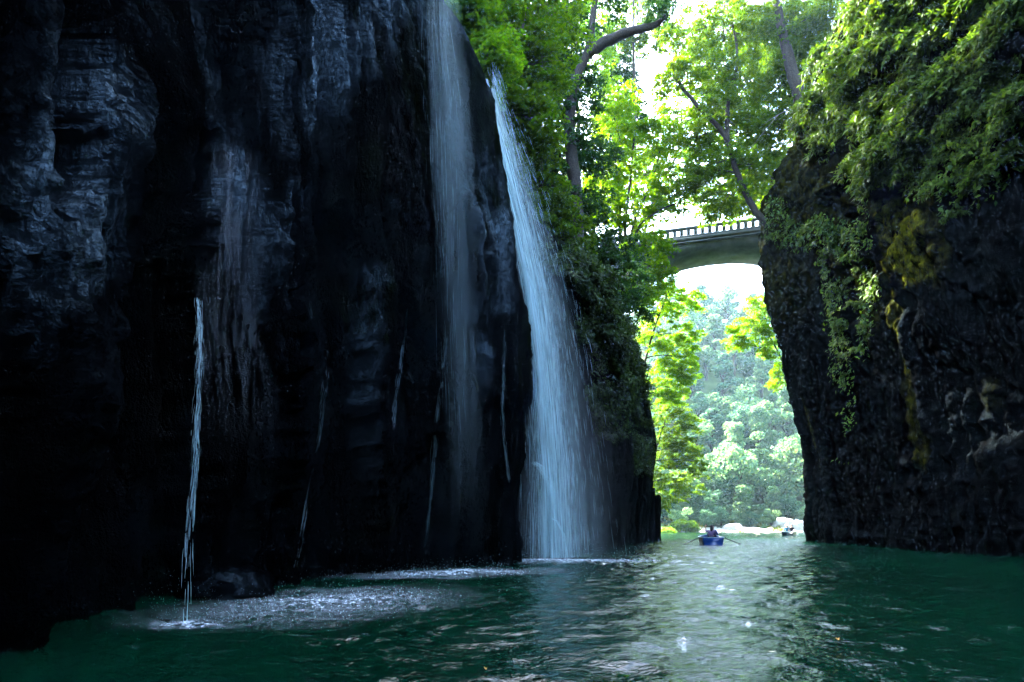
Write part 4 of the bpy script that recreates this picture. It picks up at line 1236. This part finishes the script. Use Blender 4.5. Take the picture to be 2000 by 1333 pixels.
def person(loc, rz, label, top_m, leg_m, hands, elbows, hat=None, long_hair=False):
    """seated person, local +y is forward; hands / elbows for (left, right) given in local coordinates"""
    V = []; E = []; R = []

    def add(p, r, par=None):
        V.append(np.array(p, float)); R.append(r)
        if par is not None: E.append((par, len(V) - 1))
        return len(V) - 1
    pel = add((0, 0, .08), (.15, .11)); sp = add((0, -.02, .28), (.13, .10), pel); ch = add((0, 0, .44), (.15, .105), sp)
    nk = add((0, .015, .57), .052, ch); hd = add((0, .03, .655), (.07, .085), nk); hd2 = add((0, .03, .73), (.078, .095), hd); add((0, .02, .80), (.055, .07), hd2)
    for s_, hp, ep in ((-1, hands[0], elbows[0]), (1, hands[1], elbows[1])):
        sh = add((s_ * .17, 0, .485), .058, ch); el = add(ep, .042, sh)
        wr = add(hp, .027, el)
        d = unit(np.array(hp) - np.array(ep)); side = unit(np.cross(d, (0, 0, 1)) + 1e-6)
        pm = add(np.array(hp) + d * .055, (.036, .018), wr)
        for q, (o_, l) in enumerate(((-.03, .06), (-.01, .075), (.01, .07), (.03, .055))):
            b = add(np.array(hp) + d * .095 + side * o_, .0095, pm); m = add(np.array(V[b]) + d * l * .6 + np.array((0, 0, -.015)), .0085, b); add(np.array(V[m]) + d * l * .15 + np.array((0, 0, -.03)), .008, m)
        t1 = add(np.array(hp) + d * .04 - side * .045, .011, wr); add(np.array(V[t1]) + d * .035 - side * .012, .009, t1)
        hp_ = add((s_ * .1, .03, .06), .085, pel); kn = add((s_ * .13, .42, .12), .06, hp_); an = add((s_ * .12, .48, -.27), .04, kn); add((s_ * .13, .6, -.32), .035, an)
    body = skin_obj('person', V, E, R, M['skin'])
    body.location = loc; body.rotation_euler = (0, 0, rz)
    body.scale = (1.06, 1.06, 1.06)
    tag(body, label, 'person')
    # clothing over the body
    cv = [V[pel] + (0, 0, .02), V[sp], V[ch], V[ch] + (0, .01, .07)]; ce = [(0, 1), (1, 2), (2, 3)]; cr = [(.165, .125), (.15, .115), (.17, .12), (.09, .08)]
    for s_, hp, ep in ((-1, hands[0], elbows[0]), (1, hands[1], elbows[1])):
        i = len(cv); cv += [np.array((s_ * .175, 0, .49)), np.array(ep), np.array(ep) * .45 + np.array(hp) * .55]; ce += [(2, i), (i, i + 1), (i + 1, i + 2)]; cr += [.07, .055, .045]
    skin_obj('shirt', cv, ce, cr, top_m, body)
    tv = [np.array((0, 0, .06))]; te = []; tr_ = [(.165, .12)]
    for s_ in (-1, 1):
        i = len(tv); tv += [np.array((s_ * .105, .04, .06)), np.array((s_ * .13, .42, .12)), np.array((s_ * .12, .47, -.2))]; te += [(0, i), (i, i + 1), (i + 1, i + 2)]; tr_ += [.1, .075, .055]
    skin_obj('trousers', tv, te, tr_, leg_m, body)
    ball('hair', (0, .0, .745), (.092, .105, .1), M['hair'], body)
    if long_hair: ball('hair', (0, -.07, .62), (.085, .05, .16), M['hair'], body)
    for s_ in (-1, 1): ball('eye', (s_ * .032, .112, .70), (.012, .008, .008), M['hair'], body, 8)
    ball('nose', (0, .122, .672), (.012, .016, .018), M['skin'], body, 8)
    if hat is not None:
        hb = MB(); r_ = [(.0, .13), (.09, .12), (.1, .03), (.2, .0), (.205, -.012), (.1, .012)]
        th = np.linspace(0, 2 * PI, 21)[:-1]; W = np.array([[(a * math.cos(t), a * math.sin(t), b) for t in th] for a, b in r_])
        f = [(i * 20 + j, i * 20 + (j + 1) % 20, (i + 1) * 20 + (j + 1) % 20, (i + 1) * 20 + j) for i in range(5) for j in range(20)]
        hb.add(W.reshape(-1, 3) + np.array((0, .01, .765)), f); hb.build('hat', hat, body, True)
    return body


def rowing_boat(loc, rz, label, hullm, length=3.3, beam=1.5):
    root = empty('rowing_boat', loc, rz); tag(root, label, 'boat')
    st = np.linspace(0, 1, 17); rows = []
    rim = []
    for t in st:
        y = -length / 2 + length * t
        w = beam / 2 * (.82 + .18 * math.sin(min(t / .45, 1) * PI / 2)) if t < .5 else beam / 2 * max(.04, (1 - ((t - .5) / .5) ** 2.4))
        keel = -.14 + .10 * max(0, (t - .7) / .3) ** 2; sheer = .42 + .16 * t ** 3 + .03 * (1 - t) ** 2
        a = np.array([-1, -.97, -.9, -.78, -.4, 0, .4, .78, .9, .97, 1]); zz = np.array([1, .62, .3, .08, 0, -.03, 0, .08, .3, .62, 1])
        rows.append(np.stack([a * w, np.full(11, y), keel + (sheer - keel) * zz], 1)); rim.append((w, y, sheer))
    mb = MB().grid(np.array(rows))
    mb.f.append(np.array([list(range(11))]))
    h = mb.build('hull', hullm, root, True)
    sd = h.modifiers.new('solid', 'SOLIDIFY'); sd.thickness = .03; sd.offset = 1
    g = MB(); p = np.array([(-w, y, z) for w, y, z in rim] + [(w, y, z) for w, y, z in rim[::-1]]); g.tube(np.vstack([p, p[:1]]), .028, 6, False)
    g.build('gunwale', M['boat_rim'], root, True)
    for y, w in ((-1.1, 1.25), (.1, 1.42), (1.0, 1.05)):
        s = MB(); s.box((0, y, .31), (w, .28, .035)); s.build('seat', M['boat_seat'], root)
    for s_ in (-1, 1):
        k = MB(); k.tube([(s_ * .72, -.25, .42), (s_ * .72, -.25, .54)], .018, 6); k.build('oarlock', M['oar'], root)
    return root


def oar(a, b, label):
    a = np.array(a, float); b = np.array(b, float); d = unit(b - a)
    mb = MB(); mb.tube([a, a + d * .25], .02, 6); mb.tube(np.linspace(a + d * .2, b - d * .45, 6), .034, 6)
    t = np.linspace(0, 1, 6)[:, None]; sd = unit(np.cross(d, (0, 0, 1)))
    w = np.array([.02, .05, .07, .075, .07, .05])[:, None]
    c = b - d * .5 + d * t * .5
    up = np.cross(sd, d) * .012
    V = np.stack([c - sd * w + up, c + sd * w + up, c + sd * w - up, c - sd * w - up], 1)
    f = []
    for i in range(5):
        for j in range(4): f.append((i * 4 + j, i * 4 + (j + 1) % 4, (i + 1) * 4 + (j + 1) % 4, (i + 1) * 4 + j))
    mb.add(V.reshape(-1, 3), f, ); mb.f.append(np.array([[mb.n - 4, mb.n - 3, mb.n - 2, mb.n - 1]]))
    o = mb.build('oar', M['oar'], None, True)
    tag(o, label, 'oar')


M['boat_blue'] = simple('blue_boat_paint', (.004, .03, .12), .35, .15, 4, .5)
M['boat_teal'] = simple('teal_boat_paint', (.003, .018, .028), .35, .15, 4, .5)
M['boat_rim'] = simple('boat_rim', (.3, .42, .42), .4, .1, 6, .5)
M['boat_seat'] = simple('boat_seat', (.25, .24, .2), .6, .2, 6, .3)
M['cl_purple'] = simple('mauve_cloth', (.16, .11, .19), .9, .12, 12, .1)
M['cl_navy'] = simple('navy_cloth', (.01, .03, .13), .9, .12, 12, .1)
M['cl_blue'] = simple('light_blue_cloth', (.06, .2, .36), .9, .1, 12, .1)
M['cl_dark'] = simple('dark_cloth', (.02, .018, .03), .9, .15, 12, .1)
M['cl_white'] = simple('white_cloth', (.75, .75, .72), .9, .05, 12, .1)

B1 = P(1388, 1065, 36.3); rz1 = math.radians(-14)
rowing_boat((B1[0], B1[1], .03), rz1, 'blue rowing boat nearer the camera with oars out on both sides', M['boat_blue'])


def loc1(x, y, z, B, rz, dy=0.0):
    return (B[0] + x * math.cos(rz) - y * math.sin(rz), B[1] + dy + x * math.sin(rz) + y * math.cos(rz), .03 + z)


person(loc1(-.06, -1.1, .33, B1, rz1), rz1, 'person in a mauve top with long dark hair at the blue boat stern', M['cl_purple'], M['cl_dark'], ((-.30, .12, .72), (.2, .3, .2)), ((-.3, .05, .42), (.26, .08, .25)), None, True)
person(loc1(.14, .1, .33, B1, rz1), rz1 + PI, 'person in a navy top rowing the blue boat', M['cl_navy'], M['cl_dark'], ((-.28, .38, .3), (.28, .38, .3)), ((-.29, .1, .24), (.29, .1, .24)))
oar(loc1(-.50, -.3, .52, B1, rz1), (P(1336, 1063, 35.8)[0], 35.8, .0), 'left oar of the blue boat dipping into the water')
oar(loc1(.50, -.3, .52, B1, rz1), (P(1450, 1063, 36.2)[0], 36.2, -.02), 'right oar of the blue boat stretched out over the water')
B2 = P(1541, 1047, 63.6); rz2 = math.radians(-31)
rowing_boat((B2[0], B2[1], .03), rz2, 'small teal rowing boat farther off beside the right cliff', M['boat_teal'])
person(loc1(-.12, -1.1, .33, B2, rz2), rz2, 'person in a light blue top and white hat in the teal boat', M['cl_blue'], M['cl_dark'], ((-.2, .3, .2), (.2, .3, .2)), ((-.27, .08, .25), (.26, .08, .25)), M['cl_white'])
person(loc1(.25, .1, .33, B2, rz2), rz2 + PI, 'person in dark clothes rowing the teal boat', M['cl_dark'], M['cl_dark'], ((-.28, .38, .3), (.28, .38, .3)), ((-.29, .1, .24), (.29, .1, .24)))
oar(loc1(.6, -.3, .54, B2, rz2), loc1(2.3, -.5, .30, B2, rz2), 'raised right oar of the teal boat')
oar(loc1(-.3, -.3, .5, B2, rz2), loc1(-1.5, -.6, -.05, B2, rz2), 'left oar of the teal boat trailing in the water')

# fallen leaves
M['dead_leaf'] = simple('dead_leaf', (.5, .2, .03), .6, .2, 30, .3)
def fallen(px, py, label, size=.05):
    Y = CH * F / (py - HY); c = P(px, py, Y)
    th = np.linspace(0, 2 * PI, 13)[:-1]; r = size * (.7 + .3 * np.cos(5 * th)) 
    V = np.stack([r * np.cos(th), r * np.sin(th) * .7, .008 + .012 * np.cos(2 * th)], 1)
    mb = MB().add(np.vstack([V, [(0, 0, .004)]]), [(12, i, (i + 1) % 12) for i in range(12)])
    o = mb.build('fallen_leaf', M['dead_leaf']); o.location = (c[0], c[1], .05); tag(o, label, 'leaf')
fallen(949, 1318, 'orange fallen leaf floating on the dark water at the bottom edge', .022)
fallen(1636, 1258, 'small brown leaf floating on the dark water near the right cliff', .03)

# ------------------------------------------------------------------ light and air
S = Vector((-.42, .58, .70)).normalized()
sd = bpy.data.lights.new('sun', 'SUN'); sd.energy = 3.5; sd.angle = math.radians(.6); sd.color = (1, .95, .86)
so = bpy.data.objects.new('sun', sd); COL.objects.link(so); so.rotation_euler = S.to_track_quat('Z', 'Y').to_euler(); so.location = (0, 0, 60)
w = bpy.data.worlds.new('World'); scene.world = w; w.use_nodes = True
nt = w.node_tree; bg = nt.nodes['Background']
sk = nt.nodes.new('ShaderNodeTexSky'); sk.sky_type = 'NISHITA'; sk.sun_disc = False
sk.sun_elevation = math.asin(S.z); sk.sun_rotation = math.atan2(S.x, S.y)
sk.air_density = 1.0; sk.dust_density = 2.0; sk.ozone_density = .5
nt.links.new(sk.outputs[0], bg.inputs[0]); bg.inputs[1].default_value = .15

HAZE = .00022
if HAZE:
    hz = MB(); hz.box((40, 145, 70), (340, 420, 146)); m, nt, out = new_mat('haze')
    v = N(nt, 'ShaderNodeVolumePrincipled'); v.inputs['Color'].default_value = (.55, .82, 1, 1); v.inputs['Density'].default_value = HAZE; v.inputs['Anisotropy'].default_value = .35
    L(nt, v.outputs[0], out.inputs['Volume'])
    m.cycles.homogeneous_volume = True
    o = hz.build('haze', m); tag(o, kind='stuff')

scene.view_settings.view_transform = 'Standard'; scene.view_settings.look = 'None'
scene.view_settings.exposure = 5.1; scene.view_settings.gamma = 1
scene.view_settings.use_curve_mapping = False
cy = scene.cycles
cy.use_denoising = True
cy.max_bounces = 8; cy.diffuse_bounces = 3; cy.glossy_bounces = 3; cy.transmission_bounces = 4; cy.transparent_max_bounces = 24; cy.volume_bounces = 1
cy.caustics_reflective = False; cy.caustics_refractive = False
cy.sample_clamp_indirect = 6
